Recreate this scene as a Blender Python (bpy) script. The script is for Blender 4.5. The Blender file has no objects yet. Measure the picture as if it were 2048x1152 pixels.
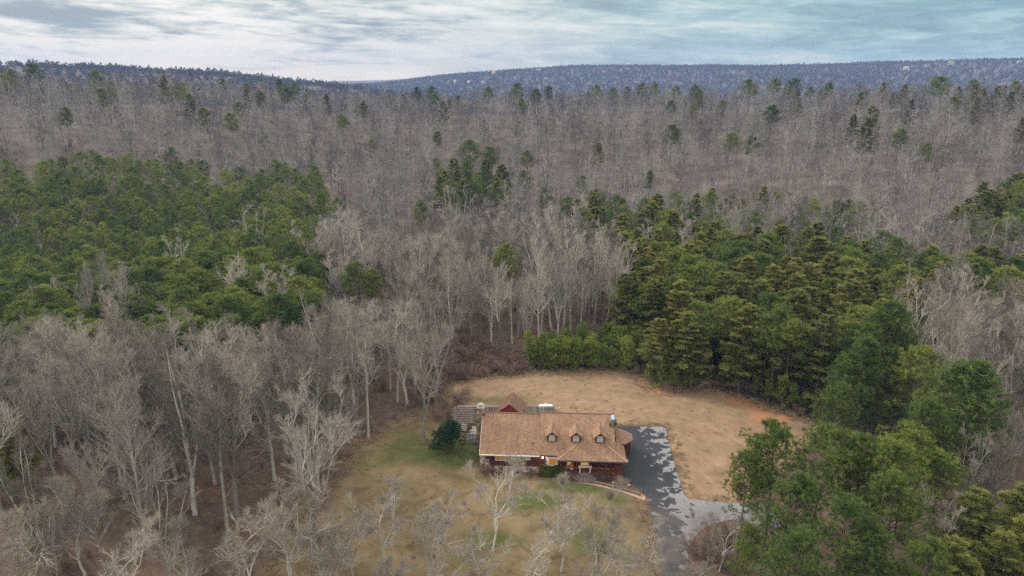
import bpy, math, random
import numpy as np
from mathutils import Vector

sc = bpy.context.scene
C = sc.collection
R = math.radians

# ------------------------------------------------------------------ camera
F, PITCH, H = 1365.0, R(17.33), 61.0
CP, SP = math.cos(PITCH), math.sin(PITCH)
cd = bpy.data.cameras.new('camera'); cam = bpy.data.objects.new('camera', cd); C.objects.link(cam)
cam.location = (0, 0, H); cam.rotation_euler = (math.pi/2 - PITCH, 0, 0)
cd.sensor_width = 36; cd.lens = F/2048*36; cd.clip_start = 0.5; cd.clip_end = 20000
sc.camera = cam
sc.render.resolution_x = 1024; sc.render.resolution_y = 576

def at(px, py, z=0.0):
    """ground (or height z) point seen at photograph pixel px, py"""
    u = (px-1024)/F; v = (576-py)/F
    t = (z-H)/(-SP+v*CP)
    return u*t, (CP+v*SP)*t
def pr(x, y, z):
    dz = z-H
    f = np.maximum(y*CP-dz*SP, 1e-3); up = y*SP+dz*CP
    return 1024+F*x/f, 576-F*up/f

# ------------------------------------------------------------------ world
HAZE = 1.25e-4
SUN_AZ, SUN_EL = -58.0, 38.0           # degrees from +Y towards -X, and above the horizon
w = bpy.data.worlds.new('World'); sc.world = w; w.use_nodes = True
nt = w.node_tree; nt.nodes.clear()
def N(t, nt=nt, **k):
    n = nt.nodes.new(t)
    for a, b in k.items(): setattr(n, a, b)
    return n
def M_(op, a, b=None, nt=nt, clamp=False):
    n = nt.nodes.new('ShaderNodeMath'); n.operation = op; n.use_clamp = clamp
    for i, v in enumerate((a, b)):
        if v is None: continue
        if hasattr(v, 'links'): nt.links.new(v, n.inputs[i])
        else: n.inputs[i].default_value = v
    return n.outputs[0]
def ramp(fac, stops, nt=nt):
    n = nt.nodes.new('ShaderNodeValToRGB'); nt.links.new(fac, n.inputs[0])
    e = n.color_ramp.elements
    while len(e) < len(stops): e.new(0.5)
    for i, (p, c) in enumerate(stops):
        e[i].position = p; e[i].color = (*c, 1) if len(c) == 3 else c
    return n.outputs[0]
def mixc(f, a, b, nt=nt, mode='MIX'):
    n = nt.nodes.new('ShaderNodeMix'); n.data_type = 'RGBA'; n.blend_type = mode
    for i, v in ((0, f), (6, a), (7, b)):
        if hasattr(v, 'links'): nt.links.new(v, n.inputs[i])
        elif i == 0: n.inputs[0].default_value = v
        else: n.inputs[i].default_value = (*v, 1)
    return n.outputs[2]
def maprange(v, a, b, c=0, d=1, nt=nt):
    n = nt.nodes.new('ShaderNodeMapRange'); nt.links.new(v, n.inputs[0])
    for i, q in enumerate((a, b, c, d)): n.inputs[i+1].default_value = q
    return n.outputs[0]
def noise(vec, scale, detail=3, rough=0.5, nt=nt, dist=0):
    n = nt.nodes.new('ShaderNodeTexNoise'); n.inputs['Scale'].default_value = scale
    n.inputs['Detail'].default_value = detail; n.inputs['Roughness'].default_value = rough
    n.inputs['Distortion'].default_value = dist
    if vec is not None: nt.links.new(vec, n.inputs['Vector'])
    return n.outputs[0]
def comb(x, y, z, nt=nt):
    n = nt.nodes.new('ShaderNodeCombineXYZ')
    for i, v in enumerate((x, y, z)):
        if hasattr(v, 'links'): nt.links.new(v, n.inputs[i])
        else: n.inputs[i].default_value = v
    return n.outputs[0]

tc = N('ShaderNodeTexCoord'); sep = N('ShaderNodeSeparateXYZ')
nt.links.new(tc.outputs['Generated'], sep.inputs[0])
X, Y, Z = sep.outputs
# cloud deck: streaks drawn out along the horizon, the ones on the right slanting
zt = M_('ADD', Z, M_('MULTIPLY', X, 0.035))
zs = M_('POWER', M_('MAXIMUM', M_('ADD', zt, 0.06), 0.001), 0.75)
v1 = comb(M_('MULTIPLY', X, 4.2), M_('MULTIPLY', Y, 4.2), M_('MULTIPLY', zt, 34.0))
n1 = noise(v1, 1.0, 6, 0.55, dist=0.5)
v2 = comb(M_('MULTIPLY', X, 12.0), M_('MULTIPLY', Y, 12.0), M_('MULTIPLY', zt, 82.0))
n2 = noise(v2, 1.0, 5, 0.6, dist=0.6)
n3 = noise(comb(M_('MULTIPLY', X, 26.0), M_('MULTIPLY', Y, 26.0), M_('MULTIPLY', zt, 150.0)), 1.0, 4, 0.6, dist=0.4)
nn = M_('ADD', M_('ADD', M_('MULTIPLY', n1, 0.52), M_('MULTIPLY', n2, 0.33)), M_('MULTIPLY', n3, 0.15))
az = R(-27)
dot = M_('ADD', M_('MULTIPLY', X, math.sin(az)), M_('MULTIPLY', Y, math.cos(az)))
glow = M_('POWER', maprange(dot, 0.80, 1.0), 1.3)
low = maprange(Z, 0.13, 0.0)
cool = maprange(X, -0.25, 0.5)
shade = ramp(nn, [(0.38, (0.35, 0.415, 0.42)), (0.47, (0.42, 0.50, 0.495)), (0.54, (0.56, 0.62, 0.585)), (0.62, (0.86, 0.86, 0.78))])
teal = ramp(nn, [(0.38, (0.22, 0.35, 0.39)), (0.47, (0.29, 0.46, 0.49)), (0.54, (0.41, 0.61, 0.61)), (0.62, (0.62, 0.73, 0.68))])
base = mixc(cool, shade, teal)
gl = M_('MULTIPLY', glow, maprange(M_('ADD', nn, M_('MULTIPLY', low, 0.15)), 0.49, 0.60), clamp=True)
col = mixc(M_('MULTIPLY', gl, 0.85), base, (1.08, 1.03, 0.93))
col = mixc(maprange(Z, 0.07, 0.0, 0.0, 1.0), col, mixc(1.0, col, (1.10, 1.0, 0.86), mode='MULTIPLY'))
zen = maprange(Z, 0.10, 0.6, 0.98, 2.25)
col = mixc(maprange(Z, 0.10, 0.35), col, (0.80, 0.77, 0.72))
sky = N('ShaderNodeTexSky', sky_type='NISHITA', sun_disc=False)
sky.sun_elevation = R(SUN_EL); sky.sun_rotation = R(SUN_AZ) ; sky.air_density = 1; sky.dust_density = 2
b1 = N('ShaderNodeBackground'); nt.links.new(sky.outputs[0], b1.inputs[0]); b1.inputs[1].default_value = 0.06
b2 = N('ShaderNodeBackground'); nt.links.new(col, b2.inputs[0]); nt.links.new(zen, b2.inputs[1])
mx = N('ShaderNodeMixShader'); mx.inputs[0].default_value = 0.985
nt.links.new(b1.outputs[0], mx.inputs[1]); nt.links.new(b2.outputs[0], mx.inputs[2])
wo = N('ShaderNodeOutputWorld'); nt.links.new(mx.outputs[0], wo.inputs[0])

sd = bpy.data.lights.new('sun', 'SUN'); sd.energy = 2.9; sd.angle = R(10); sd.color = (1.0, 0.93, 0.82)
so = bpy.data.objects.new('sun', sd); C.objects.link(so)
sdir = Vector((math.sin(R(SUN_AZ))*math.cos(R(SUN_EL)), math.cos(R(SUN_AZ))*math.cos(R(SUN_EL)), math.sin(R(SUN_EL))))
so.rotation_euler = sdir.to_track_quat('Z', 'Y').to_euler(); so.location = sdir*200

sc.view_settings.view_transform = 'Standard'; sc.view_settings.look = 'None'
sc.view_settings.gamma = 1.0; sc.view_settings.exposure = 0.12
sc.render.engine = 'CYCLES'
cy = sc.cycles
cy.use_denoising = False; cy.denoiser = 'OPENIMAGEDENOISE'; cy.denoising_input_passes = 'RGB_ALBEDO_NORMAL'; cy.denoising_prefilter = 'ACCURATE'
cy.max_bounces = 4; cy.diffuse_bounces = 2; cy.glossy_bounces = 1; cy.transmission_bounces = 2
cy.volume_bounces = 0; cy.transparent_max_bounces = 4; cy.use_adaptive_sampling = False; cy.sampling_pattern = 'BLUE_NOISE'; cy.sample_clamp_direct = 6.0; cy.sample_clamp_indirect = 2.0
cy.adaptive_threshold = 0.02; cy.caustics_reflective = False; cy.caustics_refractive = False
cy.pixel_filter_type = 'BLACKMAN_HARRIS'; cy.filter_width = 1.5

# ------------------------------------------------------------------ helpers
def mat(name, rough=0.9):
    m = bpy.data.materials.new(name); m.use_nodes = True
    t = m.node_tree; b = t.nodes['Principled BSDF']
    b.inputs['Roughness'].default_value = rough
    b.inputs['Specular IOR Level'].default_value = 0.25
    return m, t, b
def plain(name, col, rough=0.8, var=0.12, scale=3.0, metal=0.0):
    m, t, b = mat(name, rough)
    tcn = t.nodes.new('ShaderNodeTexCoord')
    n = noise(tcn.outputs['Object'], scale, 4, 0.6, nt=t)
    lo = [c*(1-var) for c in col]; hi = [min(1, c*(1+var)) for c in col]
    c = ramp(n, [(0.3, lo), (0.7, hi)], nt=t)
    t.links.new(c, b.inputs['Base Color']); b.inputs['Metallic'].default_value = metal
    return m
class MB:
    """collects triangles with a material slot and a tint, links them as ONE mesh"""
    def __init__(s): s.v = []; s.f = []; s.m = []; s.t = []; s.n = 0
    def add(s, V, T, mi=0, tint=0.5):
        V = np.asarray(V, float).reshape(-1, 3); T = np.asarray(T, int).reshape(-1, 3)
        s.v.append(V); s.f.append(T+s.n); s.n += len(V)
        s.m.append(np.full(len(T), mi, int))
        s.t.append(np.broadcast_to(np.asarray(tint, float), (len(T),)).copy())
    def quad(s, a, b, c, d, mi=0): s.add([a, b, c, d], [[0, 1, 2], [0, 2, 3]], mi)
    def box(s, x0, x1, y0, y1, z0, z1, mi=0, rot=0.0, piv=None):
        V = np.array([[x, y, z] for z in (z0, z1) for y in (y0, y1) for x in (x0, x1)], float)
        if rot:
            c, q = math.cos(rot), math.sin(rot)
            px, py = piv if piv else ((x0+x1)/2, (y0+y1)/2)
            a = V[:, 0]-px; b = V[:, 1]-py
            V[:, 0] = px+a*c-b*q; V[:, 1] = py+a*q+b*c
        s.add(V, [[0, 2, 3], [0, 3, 1], [4, 5, 7], [4, 7, 6], [0, 1, 5], [0, 5, 4], [2, 6, 7], [2, 7, 3], [0, 4, 6], [0, 6, 2], [1, 3, 7], [1, 7, 5]], mi)
    def slab(s, pts, th, mi=0):
        """polygon thickened straight down"""
        P = np.array(pts, float); n = len(P); Q = P.copy(); Q[:, 2] -= th
        T = [[0, i, i+1] for i in range(1, n-1)] + [[n, n+i+1, n+i] for i in range(1, n-1)]
        for i in range(n):
            j = (i+1) % n; T += [[i, n+i, n+j], [i, n+j, j]]
        s.add(np.vstack([P, Q]), T, mi)
    def tube(s, P, r, k=4, mi=0, cap=False, tint=0.5):
        P = np.asarray(P, float); r = np.asarray(r, float); n = len(P)
        d = np.gradient(P, axis=0); d /= np.linalg.norm(d, axis=1)[:, None]+1e-9
        up = np.array([0, 0, 1.0]) if abs(d[0, 2]) < 0.9 else np.array([1.0, 0, 0])
        a = np.cross(d, up); a /= np.linalg.norm(a, axis=1)[:, None]+1e-9; b = np.cross(d, a)
        th = np.arange(k)*2*math.pi/k
        V = P[:, None, :] + r[:, None, None]*(a[:, None, :]*np.cos(th)[None, :, None]+b[:, None, :]*np.sin(th)[None, :, None])
        i = np.arange(n-1)[:, None]*k; j = np.arange(k)[None, :]; j2 = (j+1) % k
        T = np.stack([np.stack([i+j, i+j2, i+k+j2], -1), np.stack([i+j, i+k+j2, i+k+j], -1)], 2).reshape(-1, 3)
        V = V.reshape(-1, 3)
        if cap:
            V = np.vstack([V, P[:1], P[-1:]]); c0, c1 = n*k, n*k+1; q = np.arange(k); q2 = (q+1) % k
            T = np.vstack([T, np.stack([q2, q, np.full(k, c0)], 1), np.stack([(n-1)*k+q, (n-1)*k+q2, np.full(k, c1)], 1)])
        s.add(V, T, mi, tint)
    def mesh(s, name, mats, smooth=False):
        V = np.vstack(s.v).astype(np.float32); T = np.vstack(s.f).astype(np.int32)
        me = bpy.data.meshes.new(name)
        me.vertices.add(len(V)); me.vertices.foreach_set('co', V.ravel())
        me.loops.add(T.size); me.loops.foreach_set('vertex_index', T.ravel())
        me.polygons.add(len(T)); me.polygons.foreach_set('loop_start', np.arange(0, T.size, 3, dtype=np.int32))
        me.polygons.foreach_set('loop_total', np.full(len(T), 3, np.int32))
        me.polygons.foreach_set('material_index', np.concatenate(s.m).astype(np.int32))
        me.polygons.foreach_set('use_smooth', np.full(len(T), smooth))
        a = me.attributes.new('tint', 'FLOAT', 'FACE'); a.data.foreach_set('value', np.concatenate(s.t).astype(np.float32))
        for m in mats: me.materials.append(m)
        me.update(calc_edges=True); me.validate()
        return me
def link(name, me, parent=None, loc=(0, 0, 0), rz=0.0):
    o = bpy.data.objects.new(name, me); C.objects.link(o)
    o.location = loc; o.rotation_euler = (0, 0, rz)
    if parent: o.parent = parent
    return o
def tag(o, label=None, cat=None, group=None, kind=None):
    if label: o['label'] = label
    if cat: o['category'] = cat
    if group: o['group'] = group
    if kind: o['kind'] = kind
    return o
def thing(name, label, cat, loc=(0, 0, 0), rz=0.0, group=None, scale=None):
    o = link(name, None, None, loc, rz); o.empty_display_size = 0.5
    if scale: o.scale = scale
    return tag(o, label, cat, group)
def part(name, mb, mats, parent, smooth=False):
    if not isinstance(mats, (list, tuple)): mats = [mats]
    return link(name, mb.mesh(name, mats, smooth), parent)
def inpoly(x, y, poly):
    x = np.asarray(x, float); y = np.asarray(y, float); r = np.zeros(x.shape, bool); n = len(poly)
    for i in range(n):
        x0, y0 = poly[i]; x1, y1 = poly[(i+1) % n]
        if y0 == y1: continue
        r ^= ((y0 > y) != (y1 > y)) & (x < (x1-x0)*(y-y0)/(y1-y0)+x0)
    return r
def sdist(x, y, poly):
    """signed distance, positive inside"""
    d = np.full(x.shape, 1e9); n = len(poly)
    for i in range(n):
        ax, ay = poly[i]; bx, by = poly[(i+1) % n]; ux, uy = bx-ax, by-ay
        t = np.clip(((x-ax)*ux+(y-ay)*uy)/(ux*ux+uy*uy+1e-9), 0, 1)
        d = np.minimum(d, np.hypot(x-ax-t*ux, y-ay-t*uy))
    return np.where(inpoly(x, y, poly), d, -d)
G = lambda pts: [at(*p) for p in pts]

# ------------------------------------------------------------------ terrain
def sst(t): t = np.clip(t, 0, 1); return t*t*(3-2*t)
def vn(x, y, s, seed=0):
    """smooth value noise, about -1..1"""
    x = np.asarray(x, float)/s; y = np.asarray(y, float)/s
    xi = np.floor(x); yi = np.floor(y); fx = x-xi; fy = y-yi
    fx = fx*fx*(3-2*fx); fy = fy*fy*(3-2*fy)
    def h(a, b):
        q = np.sin(a*127.1+b*311.7+seed*74.7)*43758.5453; return (q-np.floor(q))*2-1
    return (h(xi, yi)*(1-fx)+h(xi+1, yi)*fx)*(1-fy)+(h(xi, yi+1)*(1-fx)+h(xi+1, yi+1)*fx)*fy
def terrain(x, y):
    x = np.asarray(x, float); y = np.asarray(y, float)
    d = np.hypot(x, y); s = x/np.maximum(d, 1)                # sin of bearing
    wild = sst((np.hypot(x-12, y-98)-60)/50)
    z = wild*(0.9*vn(x, y, 37, 1)+1.6*vn(x, y, 90, 2))
    A = np.interp(s, [-0.75, -0.6, -0.45, -0.3, -0.17, 0.0, 0.2, 0.4, 0.6, 0.75], [47, 46, 41, 35, 31, 30, 31, 33, 41, 43])
    A = A+2.5*vn(x, y, 110, 3)+2.0*vn(x, y, 50, 4)
    up = sst((d-225)/320.0)
    down = sst((d-565)/420.0)
    front = (y > 0)
    z = z+np.where(front, A*up*(1-down)-38*down, 0)
    fold = sst((d-215)/90.0)*(1-sst((d-400)/110.0))           # gullies and spurs on the slope
    z = z+np.where(front, fold*(7.5*vn(x+0.35*y, y*0.45, 62, 9)+3.0*vn(x, y, 33, 10)), 0)
    # far left ridge, then the long plateau behind on the right
    L = np.interp(s, [-0.9, -0.62, -0.5, -0.38, -0.2, 0.0], [124, 121, 111, 98, 60, -5])
    z = z+np.where(front, L*sst((d-1350)/450.0)*(1-sst((d-1950)/700.0)), 0)
    Pl = np.interp(s, [-0.3, -0.17, -0.1, 0.0, 0.1, 0.25, 0.42, 0.62, 0.9], [30, 55, 88, 116, 128, 139, 138, 158, 166])
    rim = 1+0.05*vn(x, y, 260, 5)
    z = z+np.where(front, (Pl+14*vn(x, y, 420, 6)*0.4)*(0.12*sst((d-1700)/700)+0.88*sst((d-2450-120*vn(x, y, 500, 7))/900.0))*rim, 0)
    return z

CLEAR = G([(905, 768), (950, 755), (1060, 747), (1150, 743), (1260, 746), (1297, 776), (1330, 786), (1375, 786), (1420, 776), (1500, 802), (1590, 835), (1640, 850), (1620, 890), (1560, 930), (1520, 980), (1500, 1010), (1400, 1004), (1368, 990), (1330, 853), (1230, 850), (1110, 832), (1100, 860), (960, 860), (930, 830), (870, 815)])
LAWN = G([(520, 1190), (560, 1060), (635, 985), (690, 930), (720, 885), (790, 850), (850, 825), (940, 822), (960, 860), (1250, 880), (1296, 1000), (1330, 1190)])
CLAY = [G([(1285, 758), (1296, 772), (1330, 784), (1368, 784), (1368, 792), (1325, 793), (1290, 783), (1272, 762)]),
        G([(1425, 776), (1470, 790), (1520, 808), (1585, 832), (1590, 846), (1510, 842), (1500, 828), (1455, 803)])]
PAD = G([(1215, 853), (1330, 854), (1342, 905), (1368, 990), (1378, 999), (1460, 1006), (1560, 1018), (1560, 1056), (1460, 1040), (1415, 1052), (1388, 1076), (1377, 1108), (1380, 1200), (1332, 1200), (1313, 1080), (1297, 995), (1270, 975), (1245, 950), (1225, 935)])
GRAVEL = G([(1580, 848), (1630, 840), (1690, 850), (1680, 866), (1630, 866), (1600, 872)])

az = np.concatenate([np.arange(-180, -52, 8), np.arange(-52, 52.01, 0.36), np.arange(56, 180.1, 8)])
az[-1] = 180
rad = np.concatenate([[0.5, 20, 40, 52], np.arange(58, 142, 0.65), 142*np.power(1.0145, np.arange(0, 272))])
AZ, RD = np.meshgrid(np.radians(az), rad)
gx = RD*np.sin(AZ); gy = RD*np.cos(AZ); gz = terrain(gx, gy)
nr, na = gx.shape
idx = np.arange(nr*na).reshape(nr, na)
q = np.stack([idx[:-1, :-1], idx[:-1, 1:], idx[1:, 1:], idx[1:, :-1]], -1).reshape(-1, 4)
gm = bpy.data.meshes.new('ground')
gm.vertices.add(nr*na); gm.vertices.foreach_set('co', np.stack([gx, gy, gz], -1).astype(np.float32).ravel())
qq = q[:, ::-1].astype(np.int32)
gm.loops.add(qq.size); gm.loops.foreach_set('vertex_index', qq.ravel())
gm.polygons.add(len(qq)); gm.polygons.foreach_set('loop_start', np.arange(0, qq.size, 4, dtype=np.int32)); gm.polygons.foreach_set('loop_total', np.full(len(qq), 4, np.int32))
gm.polygons.foreach_set('use_smooth', np.ones(len(qq), bool))
def setattr_f(me, name, val):
    a = me.attributes.new(name, 'FLOAT', 'POINT'); a.data.foreach_set('value', val.astype(np.float32).ravel())
jit = 0.9*vn(gx, gy, 2.3, 11)+0.5*vn(gx, gy, 0.9, 12)
mt = sst((sdist(gx, gy, CLEAR)+jit+0.5)/1.8)
ml = sst((sdist(gx, gy, LAWN)+jit*2.5+1.0)/5.0)
mc = np.zeros_like(gx)
for c in CLAY: mc = np.maximum(mc, sst((sdist(gx, gy, c)+0.7*jit+0.3)/1.0))
setattr_f(gm, 'tan', mt); setattr_f(gm, 'lawn', ml); setattr_f(gm, 'clay', mc)
setattr_f(gm, 'gravel', sst((sdist(gx, gy, GRAVEL)+jit*0.6)/0.8))
setattr_f(gm, 'hill', sst((np.hypot(gx, gy)-190)/120))
# greener strips of the lawn (cedar side and below the porch)
gr = np.zeros_like(gx)
for (px, py, rx, ry) in [(860, 905, 12, 4.5), (920, 925, 6, 2.5), (1170, 975, 6, 1.6), (1235, 1000, 3, 3), (1060, 1000, 5, 2), (990, 800, 6, 1.6), (1175, 1080, 3, 4), (1000, 1080, 4, 2)]:
    a, b = at(px, py); gr = np.maximum(gr, np.exp(-(((gx-a)/rx)**2+((gy-b)/ry)**2)))
setattr_f(gm, 'green', gr)
gm.update(calc_edges=True)
m, t, b = mat('ground', 0.95)
tcn = t.nodes.new('ShaderNodeTexCoord'); OC = tcn.outputs['Object']
def attr(name, t):
    n = t.nodes.new('ShaderNodeAttribute'); n.attribute_name = name; return n.outputs['Fac']
na_ = noise(OC, 0.09, 5, 0.6, nt=t); nb_ = noise(OC, 0.9, 5, 0.65, nt=t); nc_ = noise(OC, 4.0, 4, 0.7, nt=t); nd_ = noise(OC, 0.3, 5, 0.6, nt=t, dist=0.8)
litter = ramp(nb_, [(0.28, (0.045, 0.032, 0.024)), (0.5, (0.085, 0.063, 0.047)), (0.72, (0.15, 0.117, 0.085))], nt=t)
litter = mixc(maprange(nc_, 0.35, 0.65, 0, 0.5, nt=t), litter, (0.10, 0.062, 0.045), nt=t)
litter = mixc(maprange(na_, 0.5, 0.7, 0, 0.5, nt=t), litter, (0.15, 0.085, 0.055), nt=t)
tan = ramp(nd_, [(0.25, (0.155, 0.102, 0.062)), (0.45, (0.22, 0.146, 0.091)), (0.7, (0.285, 0.195, 0.126))], nt=t)
tan = mixc(maprange(nb_, 0.42, 0.75, 0, 0.55, nt=t), tan, (0.25, 0.165, 0.09), nt=t)
tan = mixc(maprange(nc_, 0.5, 0.75, 0, 0.35, nt=t), tan, (0.13, 0.085, 0.05), nt=t)
tan = mixc(maprange(na_, 0.50, 0.62, 0, 0.4, nt=t), tan, (0.17, 0.135, 0.062), nt=t)
# mown passes and old tyre tracks sweeping round the field
ps = t.nodes.new('ShaderNodeSeparateXYZ'); t.links.new(OC, ps.inputs[0])
dx_ = M_('SUBTRACT', ps.outputs[0], 14.0, nt=t); dy_ = M_('SUBTRACT', ps.outputs[1], 92.0, nt=t)
rr_ = M_('SQRT', M_('ADD', M_('MULTIPLY', dx_, dx_, nt=t), M_('MULTIPLY', dy_, dy_, nt=t), nt=t), nt=t); aa_ = M_('ARCTAN2', dy_, dx_, nt=t)
mow = noise(comb(M_('MULTIPLY', rr_, 0.95, nt=t), M_('MULTIPLY', aa_, 1.6, nt=t), 0.0, nt=t), 1.0, 4, 0.6, nt=t, dist=0.25)
tan = mixc(maprange(mow, 0.50, 0.68, 0, 0.38, nt=t), tan, (0.14, 0.092, 0.056), nt=t)
tan = mixc(maprange(mow, 0.42, 0.30, 0, 0.28, nt=t), tan, (0.34, 0.24, 0.165), nt=t)
tan = mixc(maprange(noise(OC, 0.55, 6, 0.72, nt=t, dist=0.4), 0.50, 0.66, 0, 0.55, nt=t), tan, (0.125, 0.088, 0.052), nt=t)
grass = ramp(nb_, [(0.3, (0.040, 0.058, 0.012)), (0.6, (0.072, 0.092, 0.020)), (0.8, (0.12, 0.118, 0.04))], nt=t)
lawnc = ramp(nd_, [(0.3, (0.095, 0.062, 0.034)), (0.5, (0.155, 0.115, 0.058)), (0.7, (0.21, 0.16, 0.09))], nt=t)
gf = M_('ADD', attr('green', t), maprange(na_, 0.42, 0.66, -0.3, 0.36, nt=t), nt=t)
lawnc = mixc(M_('MULTIPLY', maprange(M_('ADD', gf, M_('MULTIPLY', nd_, 0.5, nt=t), nt=t), 0.42, 0.95, nt=t), 0.95, nt=t, clamp=True), lawnc, grass, nt=t)
lawnc = mixc(maprange(nc_, 0.47, 0.68, 0, 0.6, nt=t), lawnc, (0.09, 0.06, 0.03), nt=t)
clay = ramp(nb_, [(0.3, (0.32, 0.13, 0.055)), (0.7, (0.44, 0.20, 0.10))], nt=t)
hillc = ramp(na_, [(0.35, (0.062, 0.050, 0.045)), (0.5, (0.095, 0.076, 0.067)), (0.65, (0.14, 0.115, 0.10))], nt=t)
litter = mixc(M_('MULTIPLY', attr('hill', t), 0.85, nt=t), litter, hillc, nt=t)
c = mixc(attr('lawn', t), litter, lawnc, nt=t)
c = mixc(attr('tan', t), c, tan, nt=t)
c = mixc(M_('MULTIPLY', M_('MULTIPLY', attr('tan', t), attr('green', t), nt=t), 0.6, nt=t), c, grass, nt=t)
c = mixc(M_('MULTIPLY', attr('clay', t), maprange(nd_, 0.3, 0.55, 0.15, 0.8, nt=t), nt=t), c, clay, nt=t)
c = mixc(M_('MULTIPLY', attr('gravel', t), 0.5, nt=t), c, (0.14, 0.125, 0.115), nt=t)
t.links.new(c, b.inputs['Base Color'])
bp = t.nodes.new('ShaderNodeBump'); bp.inputs['Strength'].default_value = 0.6; bp.inputs['Distance'].default_value = 0.25
t.links.new(nb_, bp.inputs['Height']); t.links.new(bp.outputs[0], b.inputs['Normal'])
gm.materials.append(m)
ground = link('ground', gm); tag(ground, kind='structure', label='leaf littered ground with dry lawn and rising wooded hills', cat='ground')

# driveway
m, t, b = mat('asphalt', 0.85)
tcn = t.nodes.new('ShaderNodeTexCoord'); OC = tcn.outputs['Object']; sp_ = t.nodes.new('ShaderNodeSeparateXYZ'); t.links.new(OC, sp_.inputs[0])
n1_ = noise(OC, 0.62, 7, 0.68, nt=t, dist=0.2); n2_ = noise(OC, 6.0, 3, 0.6, nt=t); n3_ = noise(OC, 0.35, 4, 0.6, nt=t)
wear = M_('ADD', n1_, maprange(sp_.outputs[0], 19.0, 27.0, -0.20, 0.07, nt=t), nt=t)
wear = M_('ADD', wear, maprange(sp_.outputs[1], 92.5, 88.5, 0.0, 0.07, nt=t), nt=t)
wear = M_('ADD', wear, maprange(sp_.outputs[1], 108.5, 111.0, 0.0, 0.06, nt=t), nt=t)
patch = maprange(wear, 0.525, 0.545, nt=t)
dark = ramp(n2_, [(0.3, (0.024, 0.027, 0.033)), (0.7, (0.040, 0.043, 0.051))], nt=t)
lite = ramp(n2_, [(0.3, (0.16, 0.16, 0.172)), (0.7, (0.24, 0.24, 0.25))], nt=t)
c = mixc(patch, dark, lite, nt=t)
c = mixc(M_('MULTIPLY', maprange(sp_.outputs[1], 90, 82, nt=t), maprange(n3_, 0.38, 0.56, 0.25, 0.8, nt=t), nt=t), c, (0.095, 0.08, 0.076), nt=t)
t.links.new(c, b.inputs['Base Color'])
mb = MB()
P3 = [(x, y, 0.05) for x, y in PAD]
from mathutils.geometry import tessellate_polygon
tri = tessellate_polygon([[Vector(p) for p in P3]])
mb.add(np.array(P3), np.array(tri)); n = len(P3)
for i in range(n):
    a, b_ = P3[i], P3[(i+1) % n]; mb.quad(a, b_, (b_[0], b_[1], -0.1), (a[0], a[1], -0.1))
tag(part('driveway', mb, m, None), kind='structure', label='patchily sealed asphalt driveway beside the house', cat='driveway')

# ------------------------------------------------------------------ building materials
def shingles(name, lo, mid, hi):
    m, t, b = mat(name, 0.95)
    g = t.nodes.new('ShaderNodeTexCoord'); s = t.nodes.new('ShaderNodeSeparateXYZ'); t.links.new(g.outputs['Object'], s.inputs[0])
    v = comb(M_('ADD', M_('MULTIPLY', s.outputs[0], 1.0, nt=t), M_('MULTIPLY', s.outputs[1], 0.31, nt=t), nt=t), M_('MULTIPLY', s.outputs[2], 1.9, nt=t), 0.0, nt=t)
    br = t.nodes.new('ShaderNodeTexBrick'); t.links.new(v, br.inputs[0]); br.inputs['Scale'].default_value = 1.0
    br.inputs['Brick Width'].default_value = 0.30; br.inputs['Row Height'].default_value = 0.15; br.inputs['Mortar Size'].default_value = 0.012
    br.inputs['Color1'].default_value = (0, 0, 0, 1); br.inputs['Color2'].default_value = (1, 1, 1, 1); br.inputs['Mortar'].default_value = (0.1, 0.1, 0.1, 1); br.inputs['Bias'].default_value = 0.0
    n = noise(g.outputs['Object'], 11.0, 2, 0.7, nt=t); n2 = noise(g.outputs['Object'], 0.5, 4, 0.6, nt=t)
    r = M_('ADD', M_('MULTIPLY', br.outputs['Color'], 0.30, nt=t), M_('ADD', M_('MULTIPLY', n, 0.45, nt=t), M_('MULTIPLY', n2, 0.22, nt=t), nt=t), nt=t)
    st = noise(comb(M_('MULTIPLY', s.outputs[0], 1.4, nt=t), M_('MULTIPLY', s.outputs[1], 0.25, nt=t), 0.0, nt=t), 1.0, 4, 0.6, nt=t)
    c = ramp(r, [(0.22, lo), (0.48, mid), (0.76, hi)], nt=t); c = mixc(maprange(st, 0.5, 0.72, 0, 0.45, nt=t), c, lo, nt=t); t.links.new(c, b.inputs['Base Color'])
    bp = t.nodes.new('ShaderNodeBump'); bp.inputs['Distance'].default_value = 0.03; bp.inputs['Strength'].default_value = 0.7
    t.links.new(r, bp.inputs['Height']); t.links.new(bp.outputs[0], b.inputs['Normal'])
    return m
def siding(name, a, c_, row=0.18, axis=2):
    m, t, b = mat(name, 0.7)
    g = t.nodes.new('ShaderNodeTexCoord'); s = t.nodes.new('ShaderNodeSeparateXYZ'); t.links.new(g.outputs['Object'], s.inputs[0])
    f = M_('FRACT', M_('MULTIPLY', s.outputs[axis], 1/row, nt=t), nt=t)
    n = noise(g.outputs['Object'], 2.0, 4, 0.6, nt=t)
    c = ramp(n, [(0.3, a), (0.7, c_)], nt=t)
    c = mixc(maprange(f, 0.86, 0.98, 0, 0.8, nt=t), c, [q*.35 for q in a], nt=t)
    t.links.new(c, b.inputs['Base Color'])
    return m
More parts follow.
